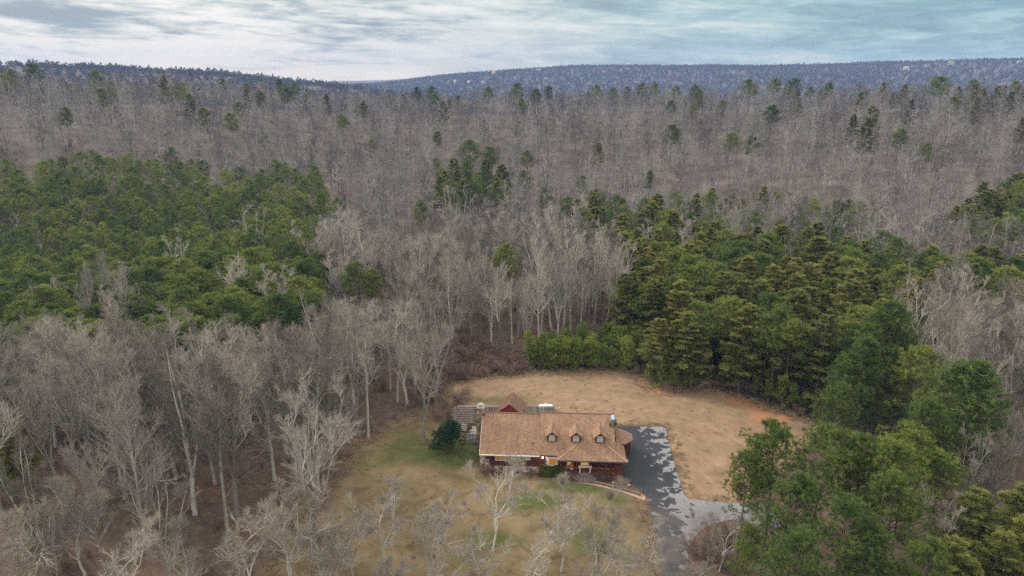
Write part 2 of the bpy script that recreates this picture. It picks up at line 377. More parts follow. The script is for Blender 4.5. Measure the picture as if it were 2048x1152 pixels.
def stone(name, scale=2.2, cols=((0.13, 0.10, 0.08), (0.42, 0.34, 0.26), (0.65, 0.57, 0.47))):
    m, t, b = mat(name, 0.95)
    g = t.nodes.new('ShaderNodeTexCoord'); v = t.nodes.new('ShaderNodeTexVoronoi'); v.inputs['Scale'].default_value = scale
    t.links.new(g.outputs['Object'], v.inputs['Vector'])
    n = noise(g.outputs['Object'], 6, 3, .6, nt=t)
    s = t.nodes.new('ShaderNodeSeparateColor'); t.links.new(v.outputs['Color'], s.inputs[0])
    r = M_('ADD', M_('MULTIPLY', s.outputs[0], .7, nt=t), M_('MULTIPLY', n, .3, nt=t), nt=t)
    c = ramp(r, [(0.2, cols[0]), (0.45, cols[1]), (0.8, cols[2])], nt=t); t.links.new(c, b.inputs['Base Color'])
    return m
M_roof = shingles('brown_shingles', (0.12, 0.070, 0.046), (0.265, 0.162, 0.104), (0.385, 0.255, 0.172))
M_roof2 = shingles('darker_shed_shingles', (0.08, 0.048, 0.034), (0.18, 0.105, 0.07), (0.27, 0.17, 0.12))
M_siding = siding('dark_red_siding', (0.065, 0.017, 0.017), (0.115, 0.032, 0.030))
M_redtrim = plain('red_brown_trim', (0.15, 0.045, 0.028), .6)
M_shedred = siding('shed_red_boards', (0.17, 0.022, 0.025), (0.22, 0.032, 0.035), .2, 0)
M_stone = stone('pale_field_stone'); M_stone2 = stone('brown_chimney_stone', 2.6, ((0.07, 0.055, 0.045), (0.20, 0.15, 0.10), (0.36, 0.28, 0.20)))
M_white = plain('white_paint', (0.72, 0.70, 0.66), .5, .06)
M_cream = plain('cream_paint', (0.55, 0.50, 0.42), .5, .08)
M_deckw = plain('weathered_pale_deck', (0.40, 0.37, 0.33), .9, .2, 1.5)
M_wood = siding('weathered_grey_boards', (0.20, 0.18, 0.17), (0.42, 0.39, 0.36), .155, 0)
M_woodd = plain('dark_weathered_wood', (0.16, 0.13, 0.12), .9, .45, 2.0)
M_metal = plain('galvanised_cap', (0.36, 0.45, 0.52), .35, .1, 2, .7)
M_tank = plain('pale_blue_white_tank_paint', (0.72, 0.82, 0.84), .4, .05)
M_dark = plain('dark_metal', (0.05, 0.05, 0.055), .5)
M_conc = plain('grey_concrete', (0.36, 0.34, 0.32), .9, .15, 2)
M_mulch = plain('dark_mulch', (0.09, 0.05, 0.035), .95, .3, 5)
M_soil = plain('pinkish_bed_gravel', (0.33, 0.22, 0.16), .95, .25, 3)
M_orange = plain('orange_cushion', (0.75, 0.24, 0.05), .8)
def emis(name, col, st):
    m, t, b = mat(name, .5); b.inputs['Base Color'].default_value = (*[c*.5 for c in col], 1)
    b.inputs['Emission Color'].default_value = (*col, 1); b.inputs['Emission Strength'].default_value = st; return m
M_lit = emis('amber_lit_pane', (0.55, 0.20, 0.02), .45)
M_litb = emis('yellow_lit_pane', (0.85, 0.42, 0.10), .5)
M_lamp = emis('lit_lamp_glass', (1.0, 0.80, 0.66), 9.0)
m, t, b = mat('window_glass', .08); b.inputs['Base Color'].default_value = (0.10, 0.12, 0.13, 1); b.inputs['Specular IOR Level'].default_value = .8; M_glass = m
m, t, b = mat('window_with_white_blind', .25); b.inputs['Base Color'].default_value = (0.42, 0.45, 0.46, 1); M_blind = m
m, t, b = mat('amber_dim_pane', .15); b.inputs['Base Color'].default_value = (0.22, 0.14, 0.05, 1); b.inputs['Emission Color'].default_value = (.45, .24, .05, 1); b.inputs['Emission Strength'].default_value = .25; M_dim = m

# ------------------------------------------------------------------ the house
HR = R(-3.0)
house = thing('house', 'long dark red house with brown shingle roof, three dormers and wrap around porch', 'house', (-5.0, 96.6, 0), HR)
SL = 0.69
def rz_(y, e=3.3): return e+SL*(y+0.45)                  # main roof plane over local y
# foundation and walls
q = MB(); q.box(0.15, 21.2, .05, 11.6, -.3, 0.95); part('foundation', q, M_stone, house)
q = MB()
q.box(0.1, 9.6, -.10, 11.7, .95, 3.25)                  # left wing
q.box(9.6, 21.25, 0.02, 11.7, .95, 3.35)
def gable(x, w_, y0, y1, ze, yr, zr):
    q.slab([(x, y0, ze), (x+w_, y0, ze), (x+w_, yr, zr), (x, yr, zr)], .02)
for x in (0.12, 20.9):
    e = 3.2; V = [(x, -.05, e), (x, 11.5, e), (x, 5.75, 7.05), (x+.3, -.05, e), (x+.3, 11.5, e), (x+.3, 5.75, 7.05)]
    q.add(V, [[0, 1, 2], [3, 5, 4], [0, 2, 5], [0, 5, 3], [1, 4, 5], [1, 5, 2]])
part('wall', q, M_siding, house)
q = MB(); q.box(-.14, 1.35, -.20, .3, 0.0, 2.15); q.box(-.14, .95, -.18, .3, 2.15, 3.1); part('stone_pier', q, M_stone, house)
# ledge of pale stone in front of the left wing
q = MB(); q.box(2.2, 9.4, -.32, -.12, -.2, .98); part('stone_ledge', q, M_stone, house)
def roofpair(x0, x1, yf, yr, yb, zr, name, th=.22, SL=SL):
    q = MB(); ze = zr-SL*(yr-yf)
    q.slab([(x0, yf, ze), (x1, yf, ze), (x1, yr, zr), (x0, yr, zr)], th)
    q.slab([(x0, yr, zr), (x1, yr, zr), (x1, yb, zr-SL*(yb-yr)), (x0, yb, zr-SL*(yb-yr))], th)
    o = part(name, q, M_roof, house)
    r = MB(); r.tube([(x0, yr, zr+.015), (x1, yr, zr+.015)], [.10, .10], 6); part('ridge_cap', r, M_roof, o)
    return o
r1 = roofpair(-.15, 9.6, -.55, 5.75, 12.0, 7.40, 'roof', SL=.655)
r2 = roofpair(9.45, 21.45, -.48, 5.75, 12.0, 7.66, 'roof')
q = MB(); q.box(-.15, 9.4, -.70, -.57, 3.10, 3.25); part('gutter', q, M_white, r1)
q = MB(); q.box(9.5, 13.0, -.62, -.49, 3.17, 3.30); part('gutter', q, M_dark, r2)
q = MB(); q.slab([(-.22, -.57, 3.30), (-.15, -.57, 3.30), (-.15, 5.75, 7.42), (-.22, 5.75, 7.42)], .26); part('rake_board', q, M_cream, r1)
q = MB(); q.tube([(8.3, 1.2, rz_(1.2, 3.1)-.1), (8.3, 1.2, rz_(1.2, 3.1)+.38)], [.09, .09], 6, cap=True); part('vent_pipe', q, M_dark, r1)
# porch
q = MB()
q.box(12.7, 22.6, -1.0, -.02, 0.55, 0.80); q.box(21.26, 22.6, 0.0, 3.2, 0.55, 0.80)
q.box(12.8, 22.5, -.92, -.3, -.1, .55)
part('porch_floor', q, M_redtrim, house)
q = MB()
A, B_, C_, D_ = (12.2, -1.30, 3.02), (23.15, -1.30, 3.02), (23.15, 3.6, 3.02), (21.3, 3.6, 4.1)
E1, E2 = (15.2, 1.02, 4.42), (20.3, 1.02, 4.42)
q.slab([A, B_, E2, E1], .16); q.slab([(12.2, -1.30, 3.02), E1, (13.2, .5, 3.98), (12.2, -.3, 3.45)], .14)
q.slab([B_, C_, D_, (20.3, 1.02, 4.42)], .16)
pr_o = part('porch_roof', q, M_roof, house)
M_cap = plain('pale_shingle_caps', (.42, .27, .19), .9, .2, 5)
for e_ in ([B_, E2], [A, E1]): q = MB(); q.tube(e_, [.12, .12], 5); part('hip_cap', q, M_cap, pr_o)
q = MB(); q.box(12.2, 23.15, -1.42, -1.31, 2.82, 2.96); part('gutter', q, M_dark, pr_o)
for x, y in ((12.85, -.9), (15.3, -.9), (17.4, -.9), (19.9, -.9), (22.4, -.9), (22.4, 2.9)):
    q = MB(); q.box(x-.08, x+.08, y-.08, y+.08, .8, 2.9); part('porch_post', q, M_redtrim, house)
q = MB()
for x0, x1 in ((12.95, 15.2), (17.5, 22.4)):
    q.box(x0, x1, -.95, -.88, 1.62, 1.70); q.box(x0, x1, -.95, -.88, .90, .96)
    for k in range(int((x1-x0)/.16)): q.box(x0+.08+k*.16, x0+.12+k*.16, -.93, -.90, .96, 1.62)
q.box(22.36, 22.43, -.9, 3.0, 1.62, 1.70)
for k in range(22): q.box(22.38, 22.41, -.8+k*.17, -.76+k*.17, .9, 1.62)
part('railing', q, M_redtrim, house)
# dormers
for xc in (11.35, 15.2, 19.05):
    d = link('dormer', None, house); y0 = 1.45; zb = rz_(y0, 3.36)
    q = MB(); q.box(xc-.74, xc+.74, y0, y0+2.2, zb-.5, 5.95)
    V = [(xc-.75, y0, 5.95), (xc+.75, y0, 5.95), (xc, y0, 6.5), (xc-.75, y0+2.4, 5.95), (xc+.75, y0+2.4, 5.95), (xc, y0+2.4, 6.5)]
    q.add(V, [[0, 1, 2], [3, 5, 4]]); part('dormer_wall', q, M_redtrim, d)
    q = MB(); yb = 4.1
    q.slab([(xc-1.12, y0-.45, 5.80), (xc, y0-.45, 6.68), (xc, yb+.25, 6.68), (xc-1.12, yb-1.0, 5.80)], .10)
    q.slab([(xc, y0-.45, 6.68), (xc+1.12, y0-.45, 5.80), (xc+1.12, yb-1.0, 5.80), (xc, yb+.25, 6.68)], .10)
    dro = part('dormer_roof', q, M_roof, d)
    q = MB(); q.tube([(xc, y0-.45, 6.70), (xc, yb+.2, 6.70)], [.07, .07], 5); part('ridge_cap', q, M_roof, dro)
    q = MB(); q.box(xc-.46, xc+.46, y0-.05, y0-.005, zb+.2, 5.88); wn = part('window', q, M_white, d)
    q = MB(); q.box(xc-.38, xc+.38, y0-.065, y0-.052, zb+.28, zb+.70); q.box(xc-.38, xc+.38, y0-.065, y0-.052, zb+.76, 5.8); part('pane', q, M_blind, wn)
# chimneys
q = MB(); q.box(-1.25, .25, 5.0, 6.6, -.2, 8.35); c1 = part('chimney', q, M_stone2, house)
q = MB(); q.box(-1.1, .1, 5.15, 6.45, 8.352, 8.5); q.tube([(-.5, 5.8, 8.5), (-.5, 5.8, 8.85)], [.2, .2], 8); q.tube([(-.5, 5.8, 8.85), (-.5, 5.8, 8.92)], [.5, .45], 12, cap=True); part('chimney_cap', q, M_conc, c1)
q = MB(); q.box(20.75, 21.85, 3.7, 4.75, -.1, 7.25); c2 = part('chimney', q, M_stone2, house)
q = MB(); q.box(20.82, 21.78, 3.62, 4.9, 7.252, 7.4)
for i in range(8):
    a0 = math.pi*i/8; a1 = math.pi*(i+1)/8; cx_ = 21.3
    q.quad((cx_-.5*math.cos(a0), 3.55, 7.4+.55*math.sin(a0)), (cx_-.5*math.cos(a1), 3.55, 7.4+.55*math.sin(a1)), (cx_-.5*math.cos(a1), 4.95, 7.4+.55*math.sin(a1)), (cx_-.5*math.cos(a0), 4.95, 7.4+.55*math.sin(a0)))
part('chimney_cap', q, M_metal, c2)
# eight sided bay with its own roof
bay = link('bay_turret', None, house)
oc = [(22.5+2.2*math.cos(R(22.5+45*k)), 6.7+2.2*math.sin(R(22.5+45*k))) for k in range(8)]
oe = [(22.5+2.6*math.cos(R(22.5+45*k)), 6.7+2.6*math.sin(R(22.5+45*k))) for k in range(8)]
q = MB()
for k in range(8):
    a, b_ = oc[k], oc[(k+1) % 8]; q.quad((*a, -.1), (*b_, -.1), (*b_, 3.0), (*a, 3.0))
part('turret_wall', q, M_siding, bay)
q = MB()
for k in range(8):
    a, b_ = oe[k], oe[(k+1) % 8]; q.slab([(*a, 3.0), (*b_, 3.0), (22.1, 6.7, 4.6)], .15)
part('turret_roof', q, M_roof, bay)
q = MB(); q.box(22.3, 24.0, 3.2, 4.1, -.1, .32); q.box(22.5, 23.7, 2.9, 3.2, -.1, .16); part('side_steps', q, M_conc, house)
# windows of the front
def window(x0, x1, z0, z1, y, panes, mp, fr=M_white, name='window'):
    q = MB(); q.box(x0, x1, y-.07, y+.02, z0, z1); wn = part(name, q, fr, house)
    wd = (x1-x0-.09*(panes+1))/panes
    for k in range(panes):
        q = MB(); a = x0+.09+k*(wd+.09); q.box(a, a+wd, y-.085, y-.072, z0+.09, z1-.09); part('pane', q, mp[k % len(mp)], wn)
    return wn
window(2.35, 4.95, 1.95, 2.98, -.10, 3, [M_dim, M_dim, M_glass])
window(7.15, 7.95, 2.15, 2.98, -.10, 1, [M_blind])
# bay window
q = MB(); q.slab([(10.35, .02, 3.05), (10.65, -.55, 3.05), (12.25, -.55, 3.05), (12.55, .02, 3.05)], 1.55); bw = part('bay_window', q, M_white, house)
q = MB(); q.box(10.95, 12.0, -.60, -.552, 1.80, 2.85); part('pane', q, M_lit, bw)
q = MB(); q.slab([(10.40, -.08, 2.9), (10.36, -.12, 2.9), (10.56, -.48, 2.9), (10.60, -.46, 2.9)], 1.1); part('pane', q, M_glass, bw)
q = MB(); q.slab([(10.5, .02, 1.5), (10.75, -.4, 1.5), (12.15, -.4, 1.5), (12.4, .02, 1.5)], 1.4); part('bay_base', q, M_siding, house)
# porch wall with lit window, side door, lamps
window(15.95, 17.3, 1.45, 2.85, .02, 1, [M_litb], M_cream)
window(19.2, 20.5, 1.5, 2.7, .02, 2, [M_glass], M_redtrim)
q = MB(); q.box(13.75, 14.75, -.03, .02, .8, 2.85); dr = part('door', q, M_cream, house)
q = MB(); q.box(13.95, 14.55, -.045, -.032, 1.5, 2.7); part('pane', q, M_litb, dr)
q = MB(); q.box(14.6, 14.66, -.08, -.03, 1.75, 1.85); part('handle', q, M_dark, dr)
q = MB(); q.box(9.86, 10.0, -.25, .02, 2.9, 2.98); wl = part('wall_lamp', q, M_dark, house)
q = MB(); q.tube([(9.93, -.30, 2.72), (9.93, -.30, 3.0)], [.10, .13], 8, cap=True); part('lamp_glass', q, M_lamp, wl)
ll = bpy.data.lights.new('wall_lamp_light', 'POINT'); ll.energy = 45; ll.color = (1, .72, .52); ll.shadow_soft_size = .12
lo = bpy.data.objects.new('wall_lamp_light', ll); C.objects.link(lo); lo.parent = house; lo.location = (9.93, -.55, 2.86)
# pale gateway over the steps
q = MB()
q.box(15.75, 15.95, -1.12, -.98, .75, 1.75); q.box(17.35, 17.55, -1.12, -.98, .75, 1.75); q.box(15.6, 17.7, -1.2, -.9, 1.75, 1.95)
part('step_gateway', q, M_cream, house)
# fan steps
q = MB()
for k in range(5):
    r_o = .8+.28*k; zt = .72-.16*k; n = 10; pts = [(16.65+r_o*math.cos(math.pi+math.pi*i/n), -1.02+.85*r_o*math.sin(math.pi+math.pi*i/n), zt-.002*k) for i in range(n+1)]
    q.slab(pts, .20)
part('fan_steps', q, M_woodd, house)
# lantern hanging on the porch, bench
def local(x, y, z=0):
    c, s = math.cos(HR), math.sin(HR); return (-5+x*c-y*s, 96.6+x*s+y*c, z)
ht = thing('hanging_chair', 'orange and white hanging chair on the front porch, left of the lit window', 'chair', local(14.55, -.62, 1.2), HR)
q = MB(); n = 10
for i in range(n):
    for j in range(5):
        a0, a1 = [math.pi*(.1+.8*k/n)+math.pi/2*0 for k in (i, i+1)]; z0, z1 = -.35+.22*j, -.35+.22*(j+1)
        f = lambda z: .34*math.sqrt(max(0.05, 1-((z-.1)/.62)**2))
        q.quad((f(z0)*math.cos(a0), f(z0)*math.sin(a0)*.8, z0+.3), (f(z0)*math.cos(a1), f(z0)*math.sin(a1)*.8, z0+.3), (f(z1)*math.cos(a1), f(z1)*math.sin(a1)*.8, z1+.3), (f(z1)*math.cos(a0), f(z1)*math.sin(a0)*.8, z1+.3))
part('shell', q, M_orange, ht)
q = MB(); q.tube([(0, 0, -.12), (0, 0, .06)], [.30, .34], 10, cap=True); part('cushion', q, M_white, ht)
q = MB(); q.tube([(0, 0, 1.15), (0, 0, 1.7)], [.015, .015], 4); part('chain', q, M_dark, ht)
# planting bed, edging, low wall
q = MB(); pts = [local(x, y, .045) for x, y in [(1.0, -.35), (1.2, -1.3), (9.2, -1.35), (13.5, -1.9), (14.6, -2.6), (18.5, -3.0), (24.6, -5.6), (25.1, -4.9), (23.4, -2.0), (22.7, -.9), (12.6, -.9), (12.5, -.3)]]
tr = tessellate_polygon([[Vector(p) for p in pts]]); q.add(np.array(pts), np.array(tr))
tag(part('planting_bed', q, M_mulch, None), kind='structure', label='dark mulch bed along the house front', cat='bed')
q = MB(); pts = [local(x, y, .03) for x, y in [(13.5, -1.9), (14.6, -2.6), (17.8, -3.3), (21.5, -4.6), (25.3, -6.9), (25.6, -6.0), (24.6, -4.8), (19.0, -2.6)]]
tr = tessellate_polygon([[Vector(p) for p in pts]]); q.add(np.array(pts), np.array(tr))
tag(part('gravel_path', q, M_soil, None), kind='structure', label='pinkish strip along the curved bed edge', cat='path')
o = thing('timber_edging', 'dark timber edging curving from the fan steps to the driveway', 'edging', local(18.4, -2.75))
pl_ = [(17.6, -2.6), (19.4, -3.2), (21.2, -3.9), (23.0, -4.7), (24.9, -5.7)]
for (a, b_) in zip(pl_[:-1], pl_[1:]):
    pa, pb = local(*a), local(*b_); q = MB(); L_ = math.hypot(pb[0]-pa[0], pb[1]-pa[1]); q.box(0, L_-.05, -.12, .12, -.1, .36)
    k = part('timber', q, M_woodd, o); k.location = (pa[0]-o.location[0], pa[1]-o.location[1], 0); k.rotation_euler[2] = math.atan2(pb[1]-pa[1], pb[0]-pa[0])
o = thing('stone_border', 'pale stone border along the bed in front of the left wing', 'border', local(5, -1.35))
for i in range(22):
    q = MB(); a = local(1.3+i*.36, -1.33+.04*math.sin(i*2.1)); q.box(-.17, .16, -.11, .12, 0, .2+.05*math.sin(i*1.7), rot=.3*math.sin(i)); k = part('stone', q, M_stone2, o); k.location = (a[0]-o.location[0], a[1]-o.location[1], 0)
for (x, y, s, lab) in ((23.4, -3.2, .28, 'rounded pale rock in the bed by the porch corner'), (21.0, -2.6, .2, 'small white rock in the mulch bed below the railing'), (22.4, -2.0, .24, 'grey rock in the bed near the driveway')):
    q = MB(); bm_ = []
    for i in range(6): 
        for j in range(8): bm_.append((math.cos(j*.785)*math.sin(i*.6+.02)*s*(1+.2*math.sin(j*3+i)), math.sin(j*.785)*math.sin(i*.6+.02)*s*1.1, math.cos(i*.6)*s*.8))
    T_ = [[i*8+j, (i+1)*8+j, (i+1)*8+(j+1) % 8] for i in range(5) for j in range(8)]+[[i*8+j, (i+1)*8+(j+1) % 8, i*8+(j+1) % 8] for i in range(5) for j in range(8)]
    q.add(bm_, T_); k = part('rock', q, M_stone, None, True); k.location = local(x, y, s*.4); tag(k, lab, 'rock')

# ------------------------------------------------------------------ shed, fences, tank, deck
sh = thing('shed', 'small dark red garden shed with a steep two level brown roof behind the house', 'shed', (-.45, 108.9, 0), R(-8))
q = MB(); q.box(-1.95, 1.95, 0, 4.5, 0, 3.75); V = [(-1.95, 0, 3.75), (1.95, 0, 3.75), (0, 0, 5.4), (-1.95, 4.5, 3.75), (1.95, 4.5, 3.75), (0, 4.5, 5.4)]
q.add(V, [[0, 1, 2], [3, 5, 4]]); part('wall', q, M_shedred, sh)
for y0, y1, dz, nm in ((-.22, 1.8, .16, 'roof'), (1.8, 4.9, 0, 'roof')):
    q = MB(); ex = 2.35 if dz else 2.55; sl = .80
    q.slab([(-ex, y0, 5.48+dz-sl*ex), (0, y0, 5.48+dz), (0, y1, 5.48+dz), (-ex, y1, 5.48+dz-sl*ex)], .14); q.slab([(0, y0, 5.48+dz), (ex, y0, 5.48+dz-sl*ex), (ex, y1, 5.48+dz-sl*ex), (0, y1, 5.48+dz)], .14)
    part(nm, q, M_roof2, sh)
q = MB(); q.box(-.6, .6, -.06, 0.0, 0, 2.1); dr = part('door', q, M_redtrim, sh); q = MB(); q.box(.4, .46, -.12, -.06, 1.0, 1.15); part('handle', q, M_dark, dr)
def fence(p0, p1, h_, lab, cap_=False):
    dx, dy = p1[0]-p0[0], p1[1]-p0[1]; L_ = math.hypot(dx, dy)
    o = thing('wooden_fence', lab, 'fence', (p0[0], p0[1], 0), math.atan2(dy, dx))
    q = MB(); q.box(0, L_, .03, .09, .35, .45); q.box(0, L_, .03, .09, h_-.45, h_-.35); part('rail', q, M_woodd, o)
    q = MB(); n = int(L_/.17); g_ = random.Random(int(L_*7))
    for k in range(n):
        hh_ = h_+g_.uniform(-.04, .04); q.box(k*.17+.01, k*.17+.15, -.01, .03, 0, hh_, mi=g_.choice([0, 0, 1, 2]))
    part('pickets', q, [plain('picket_grey', (.34, .33, .32), .9, .25), plain('picket_pale', (.46, .45, .43), .9, .2), plain('picket_dark', (.19, .18, .18), .9, .3)], o)
    for k in range(int(L_/2.4)+1): q = MB(); x = min(k*2.4, L_-.05); q.box(x-.06, x+.06, .10, .22, 0, h_-.1); part('post', q, M_woodd, o)
    if cap_: q = MB(); q.box(0, L_, -.06, .12, h_+.05, h_+.10); part('cap_rail', q, M_deckw, o)
fence((-10.2, 115.3), (-2.6, 115.2), 1.8, 'weathered grey picket fence with pale cap rail left of the shed', True)
fence((2.2, 115.4), (7.9, 115.4), 1.8, 'weathered grey picket fence between the shed and the propane tank')
fence((-7.9, 105.2), (-5.45, 105.0), 1.8, 'short grey fence panel between the cedar and the house')
fence((7.9, 115.4), (8.0, 117.6), 1.8, 'short end return of the picket fence beside the propane tank')
tk = thing('propane_tank', 'pale white propane tank lying behind the picket fence', 'tank', (6.4, 116.7, 0))
q = MB(); xs_ = [-1.5, -1.42, -1.25, -1.0, 1.0, 1.25, 1.42, 1.5]; rr_ = [.02, .28, .46, .52, .52, .46, .28, .02]
q.tube([(x, 0, .95) for x in xs_], rr_, 16, cap=True); part('body', q, M_tank, tk, True)
q = MB(); q.tube([(0, 0, 1.42), (0, 0, 1.68)], [.17, .16], 10, cap=True); part('valve_dome', q, M_tank, tk)
for x in (-.9, .9): q = MB(); q.box(x-.12, x+.12, -.4, .4, 0, .6); part('foot', q, M_conc, tk)
q = MB(); q.tube([(0, 0, 0), (0, 0, .75)], [.06, .06], 6, cap=True); o = thing('standpipe', 'short white standpipe alone in the tan field right of the tank', 'pipe', (8.9, 116.6, 0)); part('pipe', q, M_cream, o)
q = MB(); q.tube([(0, 0, .75), (0, 0, .85)], [.11, .11], 8, cap=True); part('cap', q, M_white, o)
# driftwood heap by the fence
o = thing('driftwood', 'gnarled pale driftwood heap against the fence right of the shed', 'driftwood', (3.55, 114.6, 0)); g_ = np.random.default_rng(3)
q = MB()
for i in range(14):
    p = np.array([g_.uniform(-.7, .7), g_.uniform(-.2, .2), .1]); q.tube(p+np.array([[0, 0, 0], [g_.uniform(-.4, .4), 0, .5], [g_.uniform(-.7, .7), .1, g_.uniform(.8, 1.3)]]), [.09, .07, .03], 5)
part('branches', q, M_deckw, o)
# slatted pergola on the left, deck, table, steps
pg = thing('pergola', 'dark weathered slatted pergola at the left end of the fence', 'pergola', (-10.1, 107.6, 0), R(4))
for x in (0, 2.9):
    for y in (0, 3.0, 6.0): q = MB(); q.box(x, x+.14, y, y+.14, 0, 2.3); part('post', q, M_woodd, pg)
q = MB()
for x in (0, 2.9): q.box(x-.02, x+.16, -.3, 6.5, 2.3, 2.46)
part('beam', q, M_woodd, pg)
for k in range(10): q = MB(); q.box(-.5+.3*math.sin(k*2.3), 3.5+.25*math.sin(k*4.1), -.2+k*.66, .08+k*.66, 2.463, 2.56, rot=.03*math.sin(k*3)); part('slat', q, M_woodd, pg)
dk = thing('deck', 'pale weathered deck between the fence panel and the left chimney', 'deck', (-7.5, 105.5, 0), HR)
for k in range(15): q = MB(); q.box(0, 2.15, .1+k*.30, .37+k*.30, .55-.002*k, .62-.002*k); part('board', q, M_deckw, dk)
q = MB(); q.box(.05, 2.1, .15, 4.5, 0, .545); part('skirt', q, M_woodd, dk)
q = MB(); q.box(-.05, 2.2, 1.5, 1.58, 1.35, 1.43); [q.box(x, x+.07, 1.5, 1.57, .62, 1.35) for x in (0, .7, 1.4, 2.05)]; part('railing', q, M_white, dk)
for x, y, n, lab in ((-5.5, 113.0, 4, 'white slatted steps beside the round grill cover'), (-8.6, 108.9, 4, 'white slatted steps below the pergola')):
    o = thing('steps', lab, 'steps', (x, y, 0)); 
    for k in range(n): q = MB(); q.box(-.45, .45, .32*k, .32*k+.24, .30+.22*k, .35+.22*k); part('tread', q, M_white, o)
    for x_ in (-.42, .36): q = MB(); q.box(x_, x_+.06, 0, .3*n, 0, .29); part('stringer', q, M_woodd, o)
o = thing('round_table', 'round grey blue table beside the picket fence', 'table', (-3.9, 113.9, 0))
q = MB(); q.tube([(0, 0, .95), (0, 0, 1.03)], [.62, .6], 14, cap=True); part('top', q, M_metal, o); q = MB(); q.tube([(0, 0, 0), (0, 0, .95)], [.08, .06], 8); q.tube([(0, 0, 0), (0, 0, .05)], [.3, .28], 10, cap=True); part('pedestal', q, M_dark, o)
q = MB(); pts = [(-7.9, 109.3, .03), (-5.2, 109.0, .03), (-2.4, 110.0, .03), (-2.4, 115.0, .03), (-7.9, 115.0, .03)]; q.add(pts, [[0, 1, 2], [0, 2, 3], [0, 3, 4]]); tag(part('yard', q, M_mulch, None), kind='structure', label='dark yard behind the chimney', cat='yard')
# fallen log and white scrap
o = thing('log', 'dark fallen log at the end of the side driveway', 'log', (*at(1505, 1016), .15), R(-24)); q = MB(); q.tube([(-1.8, 0, 0), (0, .06, .03), (1.9, 0, 0)], [.17, .15, .11], 8, cap=True); part('stem', q, M_woodd, o)
q = MB(); q.tube([(.6, 0, .1), (.9, .3, .5)], [.05, .02], 5); part('stub', q, M_woodd, o)

# ------------------------------------------------------------------ distant houses on the plateau
M_hw = plain('white_house_walls', (.55, .54, .52), .7, .05); M_ht = plain('tan_house_walls', (.55, .42, .30), .7, .05); M_hg = plain('grey_house_roof', (.30, .30, .33), .8, .1); M_hd = plain('dark_house_roof', (.08, .08, .10), .8, .1)
def far_house(px_, py_, wd, hg, lab, mw, mr, dp=9, aframe=False, wing=0):
    ys = np.arange(1350 if px_ < 560 else 2350, 3600, 4.0); x = (px_-1024)/F*ys*CP; 
    for _ in range(3):
        z = terrain(x, ys); f = ys*CP-(z-H)*SP; x = (px_-1024)/F*f
    z = terrain(x, ys); pyv = pr(x, ys, z+hg*.5)[1]; i = int(np.argmax(pyv <= py_)) if (pyv <= py_).any() else int(np.argmin(pyv))
    s = ys[i]/1365.0*.55
    o = thing('distant_house', lab, 'house', (float(x[i]), float(ys[i])-12, float(z[i])+7), 0)
    W_ = wd*s; Hh = hg*s
    q = MB(); q.box(-W_/2, W_/2, 0, dp, -9, Hh*(.3 if aframe else .62)); part('wall', q, mw, o)
    q = MB(); e = .6
    q.slab([(-W_/2-e, -e, Hh*(.3 if aframe else .6)), (W_/2+e, -e, Hh*(.3 if aframe else .6)), (W_/2*(.1 if aframe else .8), dp/2, Hh), (-W_/2*(.1 if aframe else .8), dp/2, Hh)], .4)
    q.slab([(-W_/2*(.1 if aframe else .8), dp/2, Hh), (W_/2*(.1 if aframe else .8), dp/2, Hh), (W_/2+e, dp+e, Hh*.6), (-W_/2-e, dp+e, Hh*.6)], .4); part('roof', q, mr, o)
    n = max(2, int(W_/5))
    for k in range(n): q = MB(); xx = -W_/2+W_*(k+.5)/n; q.box(xx-.8, xx+.8, -.06, 0.0, Hh*.1, Hh*.42); part('window', q, M_glass, o)
    if wing: q = MB(); q.box(W_/2, W_/2+W_*wing, 1, dp-1, -9, Hh*.42); part('wing', q, mw, o)
for a in [(1255, 131, 9, 8, 'long white house high on the far plateau right of centre', M_hw, M_hw, 9, False, .9), (1077, 143, 16, 5, 'low white building on the far plateau near the middle', M_hw, M_hg), (1207, 147, 7, 6, 'small pale house under the long white house on the plateau', M_hw, M_hg), (1810, 139, 17, 6, 'long cream house on the far plateau at the right', M_ht, M_hw), (1898, 128, 16, 7, 'broad tan house near the plateau top at the far right', M_ht, M_hg, 9, False, .6), (1852, 134, 14, 5, 'low brown house between two pale ones on the plateau', M_ht, M_hd),
          (1967, 130, 16, 11, 'dark steep roofed house at the far right of the plateau', M_hd, M_hd, 10, True), (2035, 127, 12, 6, 'pale house at the right edge of the plateau', M_hw, M_hg), (910, 165, 9, 5, 'white house low on the plateau, leftmost of the low row', M_hw, M_hw), (938, 167, 8, 6, 'white house second in the low row on the plateau', M_hw, M_hw), (966, 165, 11, 5, 'pale house with dark roof third in the low row', M_hw, M_hd), (987, 149, 12, 8, 'sunny tan house above the low row on the plateau', M_ht, M_ht), (1030, 158, 12, 5, 'grey roofed house right of the tan one', M_ht, M_hd), (1092, 159, 10, 5, 'dark roofed house at the foot of the plateau near the middle', M_ht, M_hd)]:
    far_house(*a)

